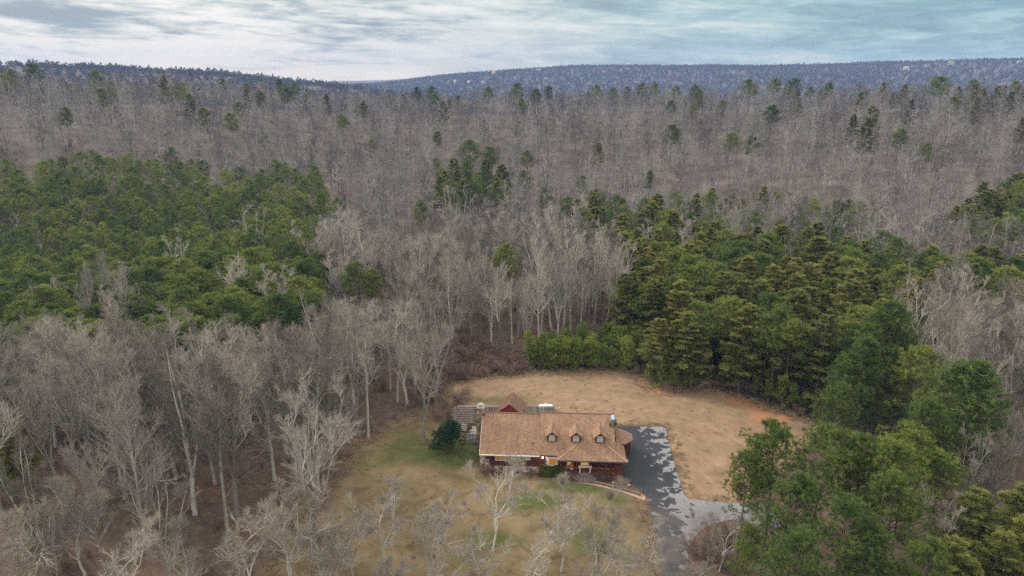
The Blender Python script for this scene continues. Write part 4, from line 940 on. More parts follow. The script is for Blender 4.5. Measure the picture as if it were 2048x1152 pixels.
manual = []   # (type, top px, top py, height, label)
def top_at(px, py, h):
    """ground point of a tree whose top shows at px, py; the ground may be sloping"""
    z = 0.0
    for _ in range(25):
        x, y = at(px, py, z+h)
        if not (0 < y < 900): y = min(max(y, 60), 840); x = (px-1024)/F*y
        z = 0.6*z+0.4*tz(x, y)
    return x, y, z
def top_at(px, py, h):
    """ground point of a tree of height h whose top shows at px, py (marches over the sloping ground)"""
    ys = np.arange(56, 590, 1.0); z = np.zeros_like(ys)
    for _ in range(4):
        f = ys*CP-(z+h-H)*SP; x = (px-1024)/F*f; z = terrain(x, ys)
    f = ys*CP-(z+h-H)*SP; x = (px-1024)/F*f
    e = np.abs(pr(x, ys, z+h)[1]-py); i = int(np.argmin(e+ys*1e-4))
    return float(x[i]), float(ys[i]), float(z[i])
PM = []
for (px_, py_, h_, k_, s_, lab) in [
    # right hand big pines beside the clearing
    (1790, 598, 25, 4, 1.3, 'tallest round topped pine at the right edge of the tan clearing'),
    (1730, 668, 21, 5, 1.15, 'bushy pine in front of the tallest pine at the right of the clearing'),
    (1850, 690, 21, 3, 1.1, 'narrow pine just right of the tallest pine by the clearing'),
    (1945, 716, 24, 5, 1.5, 'wide domed pine near the right edge above the yellow green boughs'),
    (1870, 800, 20, 3, 0.9, 'slim dark pine with pointed top between the domed pine and the clustered pines'),
    (1560, 846, 20, 0, 1.0, 'pine leaning over the tan clearing, nearest tree to the side driveway'),
    (1655, 842, 21, 2, 1.0, 'pine with a broad top second from the clearing in the lower right cluster'),
    (1745, 868, 20, 1, 0.95, 'pine in the middle of the lower right cluster with a narrow top'),
    (1500, 905, 17, 3, .9, 'lowest leaning pine at the left edge of the lower right cluster'),
    (1812, 880, 20, 2, .95, 'pine at the right shoulder of the lower right cluster'),
    (1585, 950, 19, 1, 1.0, 'upright dark pine standing below the side driveway'),
    (1700, 985, 20, 0, 1.0, 'bright green round pine at the front of the lower right cluster'),
    (1800, 950, 19, 3, 1.0, 'pine in the second row of the lower right cluster beside the bare pale tree'),
    (1610, 1050, 18, 2, .95, 'pine low at the bottom edge right of the driveway mouth'),
    (1755, 1050, 17, 0, .95, 'pine at the bottom edge below the bright round pine'),
    (1500, 1045, 13, 3, .9, 'small pine at the bottom edge closest to the driveway'),
    (1850, 1075, 16, 1, .95, 'pine at the bottom edge left of the yellow green boughs'), (1830, 855, 18, 0, 1.1, 'rounded pine at the right foot of the lower right cluster'), (1900, 905, 16, 2, 1.1, 'low broad pine just above the yellow green boughs'), (1680, 760, 18, 3, .9, 'narrow pine left behind the bushy pine by the clearing'),
    # by the left stand and behind the house
    (540, 588, 17, 2, 1.1, 'lone yellow green domed pine standing out below the left pine stand'),
    (700, 525, 18, 0, 1.05, 'lone domed pine right of the left stand above the bare wood'),
    (745, 535, 16, 3, 1.0, 'smaller pine touching the lone domed pine right of the left stand'),
    (1012, 484, 20, 3, 1.0, 'dark pine behind the house in the bare wood left of the white barked trees'),
    (838, 398, 18, 1, .8, 'small dark round pine alone in the middle of the bare wood'),
    (1092, 375, 18, 2, .8, 'dark flat topped pine above the right stand\'s left tip'),
    (1165, 350, 17, 3, .8, 'small dark pine just beyond the right stand'),
    (1300, 340, 17, 3, .7, 'slim pine on the foot of the hill above the right stand'),
    (890, 335, 19, 1, .9, 'dark pine at the left side of the clump below the hill'),
    (1555, 435, 18, 0, .9, 'round pine among bare crowns at the top of the right stand'),
    # on the hill and along its crest
    (70, 123, 25, 0, 1.3, 'broad pine on the crest at the far left'), (14, 137, 22, 1, 1.1, 'pine at the left edge of the crest'), (10, 203, 20, 0, 1.1, 'dark pine on the left edge of the hillside'),
    (190, 140, 22, 3, 1.0, 'faint tall pine on the left crest'), (128, 212, 19, 3, .9, 'dull green pine on the left hillside'), (338, 180, 18, 3, .8, 'small pine on the left hillside under the crest'),
    (272, 170, 18, 3, .8, 'narrow pine left on the hillside beside the small one'), (400, 215, 20, 1, 1.0, 'dark green pine midway on the left hillside'), (462, 224, 20, 1, 1.0, 'dark pine midway on the hillside right of its twin'),
    (477, 203, 18, 3, .9, 'pine peeping up behind the dark pine midway on the left hillside'), (442, 141, 21, 3, 1.0, 'pine rising over the crest left of centre'), (495, 162, 19, 1, .9, 'dark rounded pine left of the paired crest pines'),
    (560, 148, 23, 0, 1.0, 'left pine of the pair on the crest left of centre'), (588, 142, 22, 1, .9, 'right pine of the pair on the crest left of centre'), (572, 172, 22, 1, 1.1, 'large dark pine under the crest pair'), (522, 182, 18, 2, .8, 'flat pine left of the large dark crest pine'),
    (835, 165, 21, 1, .9, 'left of the two dark pines before the dip in the skyline'), (861, 161, 22, 1, 1.0, 'right of the two dark pines before the dip in the skyline'), (722, 205, 18, 0, 1.0, 'dull pine on the hillside below the dip in the skyline'), (683, 228, 19, 3, 1.1, 'olive pine on the hillside left of centre'),
    (973, 166, 21, 2, .9, 'flat crowned pine on the crest under the distant white houses'), (1032, 160, 23, 0, 1.05, 'big dark pine on the crest at centre'), (1072, 176, 21, 3, .95, 'pointed pine on the crest right of the big dark one'), (1098, 165, 22, 3, .8, 'slender pine on the crest right of centre'),
    (1046, 196, 20, 1, .9, 'dark pine just below the crest at centre'), (1197, 166, 23, 1, 1.0, 'dark pine first of the crest row right of centre'), (1223, 171, 20, 2, .85, 'second pine of the crest row right of centre'), (1252, 169, 20, 2, .85, 'third pine of the crest row right of centre'),
    (1285, 164, 22, 0, 1.0, 'wide pine fourth in the crest row'), (1308, 162, 22, 1, .9, 'dark pine fifth in the crest row'), (1352, 161, 20, 3, .9, 'narrow pine in the crest row with a gap on both sides'), (1390, 156, 21, 3, .85, 'leaning thin pine at the end of the crest row'),
    (1385, 206, 19, 0, .9, 'bright dark green pine below the crest row'), (1345, 200, 17, 2, .9, 'dull pine left of the bright one below the crest row'), (1503, 157, 25, 1, 1.25, 'large yellowish pine on the crest right of the row'), (1549, 150, 24, 1, 1.05, 'tall round pine on the crest with sky haze behind'), (1590, 151, 24, 3, 1.1, 'tall pine right neighbour of the tall round crest pine'),
    (1572, 172, 19, 2, .9, 'low pine between the two tall crest pines'), (1662, 156, 21, 3, .9, 'dark narrow pine on the crest right'), (1622, 166, 18, 2, .7, 'small crest pine between taller ones at right'), (1546, 208, 21, 1, 1.1, 'green pine below the tall crest pines'), (1345, 247, 21, 0, 1.1, 'broad dull pine low on the hill right of centre'),
    (1505, 270, 20, 1, 1.0, 'dark pine low on the hill at right'), (1460, 265, 19, 2, 1.1, 'dull wide pine left of the dark low hill pine'), (1803, 255, 19, 3, .9, 'dark pine alone in the bare wood at right'), (1856, 286, 17, 3, .9, 'slanted small pine alone in the bare wood at right'), (1890, 138, 24, 2, 1.3, 'olive flat pine at the crest top right'), (1908, 192, 19, 0, 1.0, 'dark pine under the crest top right'), (1950, 133, 22, 3, .9, 'thin pine on the crest top right'), (2038, 140, 20, 1, 1.0, 'dark pine at the right edge of the crest'),
    (985, 292, 21, 0, 1.15, 'olive pine in the clump at the foot of the hill'), (940, 278, 22, 2, 1.2, 'largest pale olive pine of the clump at the foot of the hill'), (1055, 300, 18, 3, 1.0, 'green pine right of the clump at the foot of the hill'), (875, 262, 19, 3, .9, 'dull pine above the clump at the foot of the hill')]:
    if py_ < 345: s_ *= 1.12
    x, y, z = top_at(px_, py_, h_); PM.append((x, y, z, h_, k_, s_, lab))
BM = []
for (px_, py_, h_, k_, lab) in [
    (835, 590, 27, 1, 'big spreading bare tree standing alone on the lawn left of the cedar'),
    (1085, 470, 25, 0, 'tall white limbed bare tree behind the green saplings'), (1130, 490, 24, 4, 'pale forked tree beside the tall white limbed one'), (1000, 520, 22, 2, 'thin bare tree in front of the dark pine behind the house'),
    (420, 640, 30, 3, 'tallest wide bare tree at the front of the left wood with forked pale trunks'), (330, 655, 29, 1, 'large vase shaped bare tree left of the tallest one in the front wood'), (640, 640, 26, 1, 'bare tree at the right rim of the left wood with low branches over the lawn'),
    (560, 650, 26, 3, 'many stemmed bare tree one in from the right rim of the left wood'), (720, 640, 22, 4, 'slim bare tree above the lawn left of the big spreading tree'), (130, 660, 27, 3, 'broad bare tree at the left of the front wood below the pines'), (230, 690, 25, 1, 'rounded bare tree in the left front wood'),
    (30, 850, 20, 1, 'low leaning bare tree at the lower left edge'), (160, 900, 19, 0, 'crooked bare tree at the lower left with bright limbs'), (300, 930, 17, 3, 'low wide bare tree at the lower left under the tall ones'), (70, 1000, 15, 1, 'bare tree in the lower left corner'), 
    (1592, 478, 19, 3, 'pale vase shaped bare tree standing among the layered evergreens'), (1905, 590, 23, 1, 'bright crooked bare tree right of the tallest pine'), (1990, 560, 23, 0, 'bare tree near the right edge behind the domed pine'), (1840, 480, 19, 3, 'bare tree at the rear right of the layered evergreens'), (1890, 975, 15, 3, 'small pale bare tree between the lower right pines'), (1950, 850, 17, 1, 'bare tree right of the lower right pine cluster'), (1990, 900, 16, 0, 'bare tree low on the right edge above the yellow green boughs'), (2020, 830, 19, 0, 'bare tree at the right edge below the domed pine'), (1420, 1050, 9, 4, 'thin bare sapling beside the driveway mouth'), (1960, 600, 22, 3, 'bare tree with pinkish twigs right of the bright crooked one')]:
    x, y, z = top_at(px_, py_, h_); BM.append((x, y, z, h_, k_, lab))
SM = []
for i, (px_, py_, h_, k_, lab) in enumerate([
    (985, 930, 11.5, 0, 'pale crooked bare tree on the lawn below the left end of the house'), (1128, 948, 12.5, 2, 'pale upright bare tree on the lawn in front of the bay window'), (1205, 965, 12, 2, 'pale bare tree on the lawn in front of the porch'), (885, 955, 11, 1, 'bare tree on the lawn below the cedar'),
    (850, 985, 11, 0, 'greyish bare tree on the lawn left of the one under the cedar'), (755, 985, 11.5, 0, 'bare tree on the front lawn below the big spreading tree'), (690, 965, 12.5, 1, 'bare tree at the left side of the front lawn'), (640, 985, 13, 2, 'bare tree with pinkish twigs at the left lawn edge'),
    (560, 1000, 12, 0, 'low bare tree at the foot of the left wood beside the lawn'), (1060, 1050, 9, 1, 'small bare tree at the bottom of the lawn in the middle'), (960, 1050, 9, 2, 'small grey bare tree at the bottom of the lawn'), (1175, 1060, 8.5, 0, 'small bare tree low on the lawn under the porch'),
    (790, 1065, 9, 1, 'small twisted bare tree at the bottom edge of the lawn'), (1300, 1040, 8.5, 2, 'thin bare tree on the lawn beside the driveway'), (1245, 1075, 8, 1, 'twiggy low tree at the bottom of the lawn near the driveway'), (470, 960, 14, 1, 'pale bare tree in the clearing of the left wood'),
    (880, 1090, 8, 2, 'low bare tree with tangled limbs at the bottom edge'), (1390, 1090, 6, 1, 'bare shrubby tree at the driveway mouth'), (1450, 1040, 7, 0, 'leaning bare shrubby tree below the side driveway'), (1535, 970, 7, 2, 'grey bare tree leaning at the end of the side driveway'),
    (360, 1060, 10, 0, 'low pale tree at the bottom of the left wood'), (210, 1040, 12, 1, 'crooked pale tree low in the left wood'), (120, 930, 14, 2, 'pale branching tree at the lower left'), (30, 960, 14, 0, 'pale sprawling tree at the left edge low down'), (275, 815, 15, 2, 'upright pale tree in a gap of the left wood'), (620, 1080, 9, 0, 'bright bare tree at the bottom left of the lawn')]):
    h_ *= 1.15; x, y, z = top_at(px_, py_, h_); SM.append((x, y, z, h_, k_, lab))

EM = []
for (px_, py_, h_, k_, lab) in [(1960, 985, 16, 1, 'yellow green layered evergreen at the lower right'), (2040, 965, 17, 0, 'yellow green layered evergreen on the lower right edge'), (1910, 1065, 14, 3, 'low layered evergreen at the bottom right'), (2005, 1060, 14, 1, 'wide layered evergreen in the bottom right corner'), (-12, 800, 15, 1, 'dark evergreen at the left edge behind the leaning bare tree'), (20, 870, 11, 3, 'low dark evergreen at the left edge of the wood'), (55, 985, 9, 2, 'small dark evergreen low at the lower left'), (2075, 1040, 15, 0, 'layered evergreen cut by the right edge'), (1950, 1120, 12, 0, 'layered evergreen at the very bottom right'), 
    (1700, 560, 21, 1, 'tallest layered evergreen left of the tallest pine'), (1610, 570, 20, 0, 'tall dark layered evergreen in the front row right of its middle'), (1530, 560, 20, 3, 'layered evergreen in the front row with bare pale trunk showing'), (1450, 545, 20, 1, 'broad layered evergreen at the middle of the front row'), (1370, 560, 19, 0, 'layered evergreen with yellowish fans left in the front row'), (1310, 560, 18, 2, 'narrow layered evergreen at the left end of the front row'), (1660, 640, 17, 2, 'dark narrow evergreen beside the bushy pine')]:
    x, y, z = top_at(px_, py_, h_); EM.append((x, y, z, h_, k_, lab))
keepout = [(a[0], a[1], a[3]*.2*a[5]) for a in PM]+[(a[0], a[1], 2.5) for a in EM]+[(a[0], a[1], 1.5) for a in BM]
kx = np.array([k[0] for k in keepout]); ky = np.array([k[1] for k in keepout]); kr = np.array([k[2] for k in keepout])
free = [i for i, a in enumerate(placed) if np.all(np.hypot(kx-a[0], ky-a[1]) > kr*.9+1.2)]
# the bare trees in front of the lone pines are low enough to leave their crowns clear
for a in PM:
    u, v = pr(a[0], a[1], a[2]+a[3])
    if 480 < u < 1040 and 380 < v < 620:
        for i in free:
            b = placed[i]
            if typ[i] == 0 and b[1] < a[1] and abs(pr(b[0], b[1], b[2])[0]-u) < 62:
                while b[3] > 9 and pr(b[0], b[1], b[2]+b[3])[1] < v+65: b[3] *= .96
inview = lambda a: -60 < pr(a[0], a[1], a[2]+a[3]*.6)[0] < 2108 and pr(a[0], a[1], a[2]+a[3])[1] < 1160

def region(x, y, kind):
    d = math.hypot(x, y); s = x/d
    if kind == 0:
        if y < 112 and x < -8: return ('bare tree of the left front wood', 'bare trees of the left front wood')
        if x > 30 and d < 175: return ('bare tree right of the clearing', 'bare trees right of the clearing')
        if x > 30: return ('bare tree beyond the layered evergreens', 'bare trees beyond the right stand')
        if d < 150 and x > -20: return ('bare tree at the rear yard edge', 'bare trees at the rear wood edge')
        if x < -45: return ('bare tree in the left pine stand', 'bare trees in and by the left pine stand')
        if d < 190: return ('bare tree in the wood behind the house', 'bare trees behind the house')
        return ('bare tree deep beyond the house', 'bare trees deep behind the house')
    if kind == 1:
        if x < -20: 
            if d < 175: return ('pine of the dense left stand', 'near pines of the left stand')
            return ('pine in the rear of the left stand', 'rear pines of the left stand')
        if d < 200: return ('pine among the right layered evergreens', 'pines in the right stand')
        return ('pine of the far right patches', 'pines of the far right patches')
    if d < 165: return ('layered evergreen fronting the right stand', 'front row of layered evergreens')
    if d < 215: return ('layered evergreen amid the right stand', 'middle of the layered evergreens')
    return ('layered evergreen in the far right woods', 'far layered evergreens')

FORM = {0: ('single stemmed', 'three forked', 'straight narrow', 'many stemmed', 'two forked', 'pole like'), 1: ('domed', 'deep crowned', 'broad', 'narrow', 'full crowned', 'full'), 2: ('spreading', 'broad skirted', 'narrow', 'high crowned')}
stuffpts = {0: [], 1: [], 2: []}
LIM = {0: 300-len(BM), 1: 300-len(PM), 2: 300-len(EM)}
for kind, K_, ref in ((0, BARE, 26.0), (1, PINE, 20.0), (2, EVER, 18.0)):
    L_ = sorted([i for i in free if typ[i] == kind], key=lambda i: cdist[i])
    n = 0; bands = {}; mem = {}
    for i in [i for i in L_ if inview(placed[i])][:LIM[kind]]:      # rows and sides of each group, for the labels
        g0 = region(placed[i][0], placed[i][1], kind)[1]; mem.setdefault(g0, []).append(i)
    where = {}
    for g0, ii in mem.items():
        ds = np.array([cdist[i] for i in ii]); xs_ = np.array([placed[i][0]/placed[i][1] for i in ii])
        d1, d2 = np.quantile(ds, [.33, .66]); x1, x2 = np.quantile(xs_, [.33, .66])
        for i, d_, x_ in zip(ii, ds, xs_):
            where[i] = ' '+('nearest rows' if d_ < d1 else 'middle rows' if d_ < d2 else 'rear rows')+', '+('left part' if x_ < x1 else 'centre part' if x_ < x2 else 'right part')
    for i in L_:
        x, y, z, h = placed[i]
        if n < LIM[kind] and inview(placed[i]):
            lab, grp = region(x, y, kind)
            s = h/ref; f = rnd.uniform(.9, 1.15); v_ = rnd.randrange(4 if kind else len(K_.near))
            if kind == 0 and x < -12 and y < 125: v_ = rnd.choice((0, 1, 3)); f *= 1.18
            if kind == 1: f *= 1.25
            sz = 'tall ' if h > ref*.97 else ('middling ' if h > ref*.84 else 'short ')
            lab = sz+FORM[kind][v_]+' '+lab.replace('slender ', '').replace('straight ', '').replace('tall bare', 'bare').replace('domed ', '').replace('rounded ', '').replace('small looking ', '').replace(' with fan boughs', '').replace(' with fan', '')+','+where.get(i, '')
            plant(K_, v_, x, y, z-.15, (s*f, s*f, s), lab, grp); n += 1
        else: stuffpts[kind].append((x, y, z-.2, h/ref*(.92 if kind == 0 and math.hypot(x, y) > 240 else 1)))
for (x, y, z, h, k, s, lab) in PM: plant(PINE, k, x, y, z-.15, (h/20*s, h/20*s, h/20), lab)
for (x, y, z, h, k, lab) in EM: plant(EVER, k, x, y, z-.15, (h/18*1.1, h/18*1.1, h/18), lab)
for (x, y, z, h, k, lab) in BM: plant(BARE, k, x, y, z-.15, h/26, lab)
for (x, y, z, h, k, lab) in SM: plant(SMALL, k, x, y, z-.1, (h/11*1.2, h/11*1.2, h/11), lab, name='small_bare_tree')

def stuff(name, pts, protos, label, cat, jit=0.2):
    """many far plants as one object: points carrying instances of unlinked meshes"""
    P = np.array(pts, float); n = len(P); g = np.random.default_rng(len(pts))
    me = bpy.data.meshes.new(name); me.vertices.add(n); me.vertices.foreach_set('co', P[:, :3].astype(np.float32).ravel())
    rot = np.zeros((n, 3)); rot[:, 2] = g.uniform(0, 6.283, n); rot[:, 0] = g.normal(0, .03, n)
    a = me.attributes.new('rot', 'FLOAT_VECTOR', 'POINT'); a.data.foreach_set('vector', rot.astype(np.float32).ravel())
    s = P[:, 3:4]*np.stack([g.uniform(1-jit, 1+jit, n)]*2+[np.ones(n)], 1)
    a = me.attributes.new('scl', 'FLOAT_VECTOR', 'POINT'); a.data.foreach_set('vector', s.astype(np.float32).ravel())
    a = me.attributes.new('pick', 'INT', 'POINT'); a.data.foreach_set('value', g.integers(0, len(protos), n).astype(np.int32))
    o = link(name, me); tag(o, label, cat, kind='stuff')
    ng = bpy.data.node_groups.new(name, 'GeometryNodeTree')
    ng.interface.new_socket('Geometry', in_out='INPUT', socket_type='NodeSocketGeometry')
    ng.interface.new_socket('Geometry', in_out='OUTPUT', socket_type='NodeSocketGeometry')
    gi = ng.nodes.new('NodeGroupInput'); go = ng.nodes.new('NodeGroupOutput'); jn = ng.nodes.new('GeometryNodeJoinGeometry')
    def na(nm, ty):
        q = ng.nodes.new('GeometryNodeInputNamedAttribute'); q.data_type = ty; q.inputs[0].default_value = nm; return q.outputs[0]
    r0, s0, p0 = na('rot', 'FLOAT_VECTOR'), na('scl', 'FLOAT_VECTOR'), na('pick', 'INT')
    for k, pr_ in enumerate(protos):
        oi = ng.nodes.new('GeometryNodeObjectInfo'); oi.inputs['Object'].default_value = pr_
        cmp = ng.nodes.new('FunctionNodeCompare'); cmp.data_type = 'INT'; cmp.operation = 'EQUAL'
        ia = [q for q in cmp.inputs if q.type == 'INT']
        ng.links.new(p0, ia[0]); ia[1].default_value = k
        ip = ng.nodes.new('GeometryNodeInstanceOnPoints')
        ng.links.new(gi.outputs[0], ip.inputs['Points']); ng.links.new(cmp.outputs[0], ip.inputs['Selection'])
        ng.links.new(oi.outputs['Geometry'], ip.inputs['Instance']); ng.links.new(r0, ip.inputs['Rotation']); ng.links.new(s0, ip.inputs['Scale'])
        ng.links.new(ip.outputs[0], jn.inputs[0])
    ng.links.new(jn.outputs[0], go.inputs[0])
    md = o.modifiers.new('scatter', 'NODES'); md.node_group = ng
    return o
stuff('bare_woodland', stuffpts[0], BARE.far, 'endless grey brown leafless wood covering the hillside behind the house', 'woodland')
stuff('pine_woodland', stuffpts[1], PINE.far, 'rear rows of the dense pine stand and scattered pines on the hill', 'woodland')
stuff('evergreen_woodland', stuffpts[2], EVER.far, 'further layered evergreens behind the right stand', 'woodland')

# undergrowth of the near woods
ug = scatter(3.6, 58, 175); g_ = rng.random(len(ug))
k_ = g_ < .62
for p in NOTREE: k_ &= ~inpoly(ug[:, 0], ug[:, 1], p)
ug = ug[k_]; uz = terrain(ug[:, 0], ug[:, 1])
stuff('undergrowth', [(a[0], a[1], z-.05, s) for a, z, s in zip(ug, uz, rng.uniform(.3, 1.0, len(ug)))], BRUSH.far, 'low brown leafless undergrowth on the floor of the wood', 'undergrowth')

# brown thicket at the left rear of the clearing, and bushes beside the deck
tp = scatter(2.7, 100, 160); tp = tp[inpoly(tp[:, 0], tp[:, 1], THICKET)]
for x, y in tp:
    s = rnd.uniform(.75, 1.5); u, v = pr(x, y, 0)
    plant(BRUSH, rnd.randrange(2), x, y, tz(x, y)-.05, s, ('tall' if s > 1.2 else 'low')+' brown bush in the rear thicket, '+('front' if v > 738 else 'middle' if v > 718 else 'back')+' row, '+('left end' if u < 920 else 'left middle' if u < 965 else 'right middle' if u < 1010 else 'right end'), 'bushes of the brown thicket')
for px_, py_, s, lab in [(905, 812, 1.7, 'large brown bush left of the wooden fence'), (925, 800, 1.2, 'brown bush behind the left end of the wooden fence'), (890, 838, 1.3, 'brown bush above the cedar'), (870, 790, 1.6, 'grey brown bush between the big spreading tree and the fence'), (845, 805, 1.8, 'grey bush beside the foot of the big spreading tree'),
                         (730, 862, 1.0, 'small dark bush at the left edge of the lawn'), (1430, 1075, 1.2, 'brown bush below the side driveway'), (1400, 1110, 1.3, 'brown bush right of the driveway mouth'), (1475, 1090, 1.5, 'wide brown bush low right of the driveway'), (1440, 1130, 1.3, 'brown bush at the bottom edge right of the driveway')]:
    x, y = at(px_, py_); plant(BRUSH, rnd.randrange(2), x, y, -.05, s, lab)
# young pines
def YL(x, y):
    u, v = pr(x, y, 0); return 'bright green young pine behind the clearing, '+('front row' if v > 733 else 'middle row' if v > 718 else 'back row')+', '+('left end' if u < 1120 else 'left middle' if u < 1190 else 'right middle' if u < 1260 else 'right end')
sp = scatter(2.15, 115, 165); sp = sp[inpoly(sp[:, 0], sp[:, 1], SAPL)]
for x, y in sp:
    plant(YOUNG, rnd.randrange(3), x, y, tz(x, y)-.05, rnd.uniform(.7, 1.55), YL(x, y), 'young pines behind the clearing')
for px_, py_, s, lab in [(1322, 775, 1.25, 'dark young pine at the tip of the orange clay notch'), (1345, 778, 1.0, 'young pine in the middle of the clay edge'), (1372, 776, 1.15, 'bright yellow green young pine over the orange clay'), (1300, 762, 1.0, 'young pine at the left bend of the clay edge'), (1395, 770, .8, 'small young pine right of the bright yellow green one'), (1420, 768, .7, 'low young pine before the evergreens'), (1440, 772, .9, 'young pine behind the first orange streak'), (1462, 776, 1.0, 'dull young pine above the long orange streak'), (1484, 780, 1.15, 'young pine with yellow tips above the long orange streak'), (1510, 792, .9, 'low young pine near the middle of the orange streak'), (1535, 803, .95, 'young pine left of the tallest edge sapling'), (1562, 815, 1.35, 'tallest yellow green young pine at the right clay edge'), (1585, 822, 1.1, 'young pine at the right end of the clay edge'), (1608, 826, .9, 'last young pine before the gravel track'), (1350, 745, 1.2, 'young pine in the second row behind the clay notch'), (1385, 748, 1.1, 'second row young pine behind the yellow green one'), (1500, 765, 1.2, 'second row young pine behind the orange streak')]:
    x, y = at(px_, py_); plant(YOUNG, rnd.randrange(3), x, y, tz(x, y)-.05, s, lab)

# ------------------------------------------------------------------ far plateau wood
def puff(seed, n, hgt, wd, mi):
    g = np.random.default_rng(seed); K = MB()
    c = unit(g.normal(0, 1, (n, 3)))*g.uniform(.3, 1, (n, 1))**.5*np.array([wd, wd, hgt*.5]); c[:, 2] += hgt*.5
    needles(K, g, c, unit(g.normal(0, 1, (n, 3))+np.array([0, 0, .6])), 3, 2.4, 1.5, g.random(n), mi=mi)
    return K.mesh('far_crown', [M_farb, M_farp])
M_farp = barkmat('far_pine_crowns', (0.02, 0.032, 0.018), (0.045, 0.062, 0.03), .05)
M_farb = barkmat('far_bare_crowns', (0.035, 0.03, 0.03), (0.09, 0.075, 0.07), .05)
fp = [bpy.data.objects.new('far_crown', puff(i, 26, 12, 5.5, 0)) for i in (1, 2, 3)]+[bpy.data.objects.new('far_crown', puff(i, 30, 15, 4.0, 1)) for i in (4,)]
g = np.random.default_rng(9)
nfar = 40000
s_ = g.uniform(-.64, .66, nfar); d_ = np.where(g.random(nfar) < .22, g.uniform(1300, 1900, nfar), g.uniform(2200, 3650, nfar))
fx, fy = d_*s_, d_*np.sqrt(1-s_**2); fz = terrain(fx, fy)
keep = ((d_ > 2000) & (s_ > -.25)) | ((d_ < 2000) & (s_ < .02))
stuff('distant_woodland', [(a, b, c-1, q) for a, b, c, q in zip(fx[keep], fy[keep], fz[keep], g.uniform(.7, 1.15, keep.sum()))], fp, 'blue hazed woods covering the distant plateau and ridge', 'woodland')
# ------------------------------------------------------------------ shrubs at the house
SHRUB = Kind('green_shrub', 'shrub', M_pbark, [M_shrub], [bush(91, 1.6, 1.9, True, 7, 420, .13, .06), bush(92, 1.6, 1.7, True, 7, 420, .13, .06)], [])
for (x, y, s, v, lab) in ((10.3, -1.0, 1.15, 0, 'bright green rounded shrub below the bay window'), (11.6, -.95, .75, 1, 'small green shrub between the bright one and the porch'), (12.2, -.75, 1.1, 1, 'dark green shrub at the left porch corner')):
    p = local(x, y); plant(SHRUB, v, p[0], p[1], 0, s, lab)
for (x, y, s, lab) in ((.6, -.9, .8, 'brown leafless shrub at the left house corner'), (1.7, -1.1, .6, 'low brown shrub second from the left house corner'), (3.2, -.9, .62, 'brown shrub under the wide front window'), (5.6, -.85, .68, 'brown round shrub in the middle of the left wing'), (8.4, -.85, .62, 'brown shrub beside the bright green shrub'), (14.0, -1.5, .6, 'brown shrub left of the fan steps'), (19.0, -1.6, .55, 'brown shrub in the bed under the porch railing'), (20.6, -1.9, .5, 'small brown shrub right in the porch bed'), (22.6, -2.8, .5, 'brown shrub by the rock at the porch corner')):
    p = local(x, y); plant(BRUSH, rnd.randrange(2), p[0], p[1], 0, s, lab, cat='shrub', name='brown_shrub')
# cedar
cm = MB(); ct = MB(); g = np.random.default_rng(77); ct.tube([(0, 0, 0), (.1, 0, 3), (.05, .1, 6.3)], [.22, .14, .03], 6)
for i in range(58):
    q_ = (i+g.uniform(0, 1))/58; z = .5+6.0*q_; a = g.uniform(0, 6.283); Rr = (2.9*(1-q_)**.65+.25)*g.uniform(.7, 1.12)
    if z < 2.2 and math.cos(a) < -.3: Rr *= 1.35
    B = grow(g, np.array([0, 0, z*.8]), np.array([math.cos(a), math.sin(a), .25+.3*q_]), Rr, 4, .08, .03); ct.tube(B, np.linspace(.05, .012, 5), 3)
    m_ = 26; off = unit(g.normal(0, 1, (m_, 3)))*g.uniform(.4, 1, (m_, 1))**.5*np.array([.75, .75, .5])
    bk = g.uniform(0, 1, (m_, 1)); c_ = B[-1]*(1-bk*.6)+B[1]*bk*.6+off
    needles(cm, g, c_, unit(off+np.array([0, 0, .5])), 13, .28, .055, np.clip(g.normal(.5, .25, m_), 0, 1))
cdx = thing('cedar_tree', 'dense dark green cedar standing on the lawn at the left of the house', 'tree', (*at(902, 903), 0))
link('crown', cm.mesh('cedar_crown', [M_cedar]), cdx); link('trunk', ct.mesh('cedar_trunk', [M_pbark]), cdx)

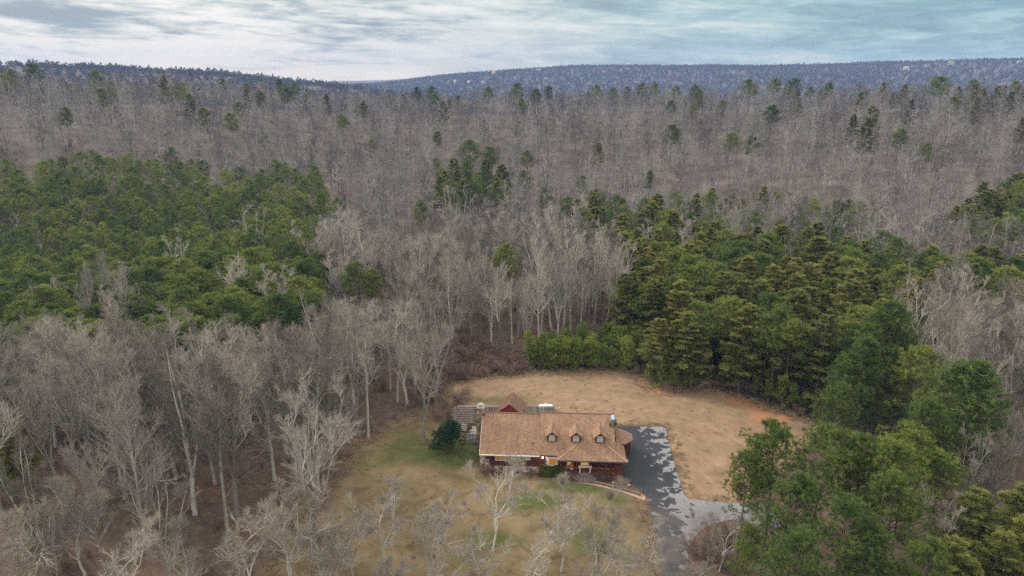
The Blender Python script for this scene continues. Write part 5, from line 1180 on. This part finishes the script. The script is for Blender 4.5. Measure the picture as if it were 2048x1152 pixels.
# ------------------------------------------------------------------ dry grass tufts and fallen leaves on the open ground
M_dry = leafmat('dry_grass', [(0.24, 0.165, 0.09), (0.36, 0.26, 0.15), (0.46, 0.35, 0.22)], .1)
def tuft(seed, n, rad, L):
    g = np.random.default_rng(seed); K = MB(); c = np.stack([g.normal(0, rad, n), g.normal(0, rad, n), np.zeros(n)], 1)
    needles(K, g, c, np.tile(np.array([[0, 0, 1.2]]), (n, 1)), 6, L, .045, g.random(n)); return bpy.data.objects.new('tuft', K.mesh('tuft', [M_dry]))
tf = [tuft(1, 9, .22, .3), tuft(2, 12, .35, .22), tuft(3, 6, .12, .45)]
g = np.random.default_rng(21)
tx_ = g.uniform(-32, 62, 16000); ty_ = g.uniform(70, 138, 16000)
in_c = inpoly(tx_, ty_, CLEAR); in_l = inpoly(tx_, ty_, LAWN); sp_d = sdist(tx_, ty_, PAD); ed = np.minimum(np.abs(sdist(tx_, ty_, CLEAR)), np.abs(sdist(tx_, ty_, LAWN)))
hx, hy = (tx_+5)*math.cos(HR)+(ty_-96.6)*math.sin(HR), -(tx_+5)*math.sin(HR)+(ty_-96.6)*math.cos(HR)
nohouse = ~((hx > -1.5) & (hx < 25) & (hy > -3.2) & (hy < 12.5))
dens = np.where(ed < 1.8, .9, 0)+np.where(np.abs(sp_d) < .5, .9, 0)+np.where((in_c | in_l) & (vn(tx_, ty_, 4.5, 31) > .3), .07, .015)
kp = (in_c | in_l | (ed < 1.5)) & (sp_d < -.05) & nohouse & (g.random(16000) < dens)
stuff('dry_grass', [(a, b, tz0, s) for a, b, tz0, s in zip(tx_[kp], ty_[kp], terrain(tx_[kp], ty_[kp]), g.uniform(.5, 1.3, kp.sum()))], tf, 'dry straw coloured grass tufts over the clearing and lawn edges', 'grass')

# ------------------------------------------------------------------ haze
m = bpy.data.materials.new('haze_air'); m.use_nodes = True; t = m.node_tree
t.nodes.remove(t.nodes['Principled BSDF']); v = t.nodes.new('ShaderNodeVolumePrincipled')
v.inputs['Color'].default_value = (0.40, 0.57, 1.0, 1); v.inputs['Density'].default_value = HAZE; v.inputs['Anisotropy'].default_value = 0.0
t.links.new(v.outputs[0], t.nodes['Material Output'].inputs['Volume'])
q = MB(); q.box(-4200, 4200, -900, 4600, -60, 200); hz = part('haze', q, m, None); tag(hz, 'thin bluish air over the valley', 'haze', kind='stuff')
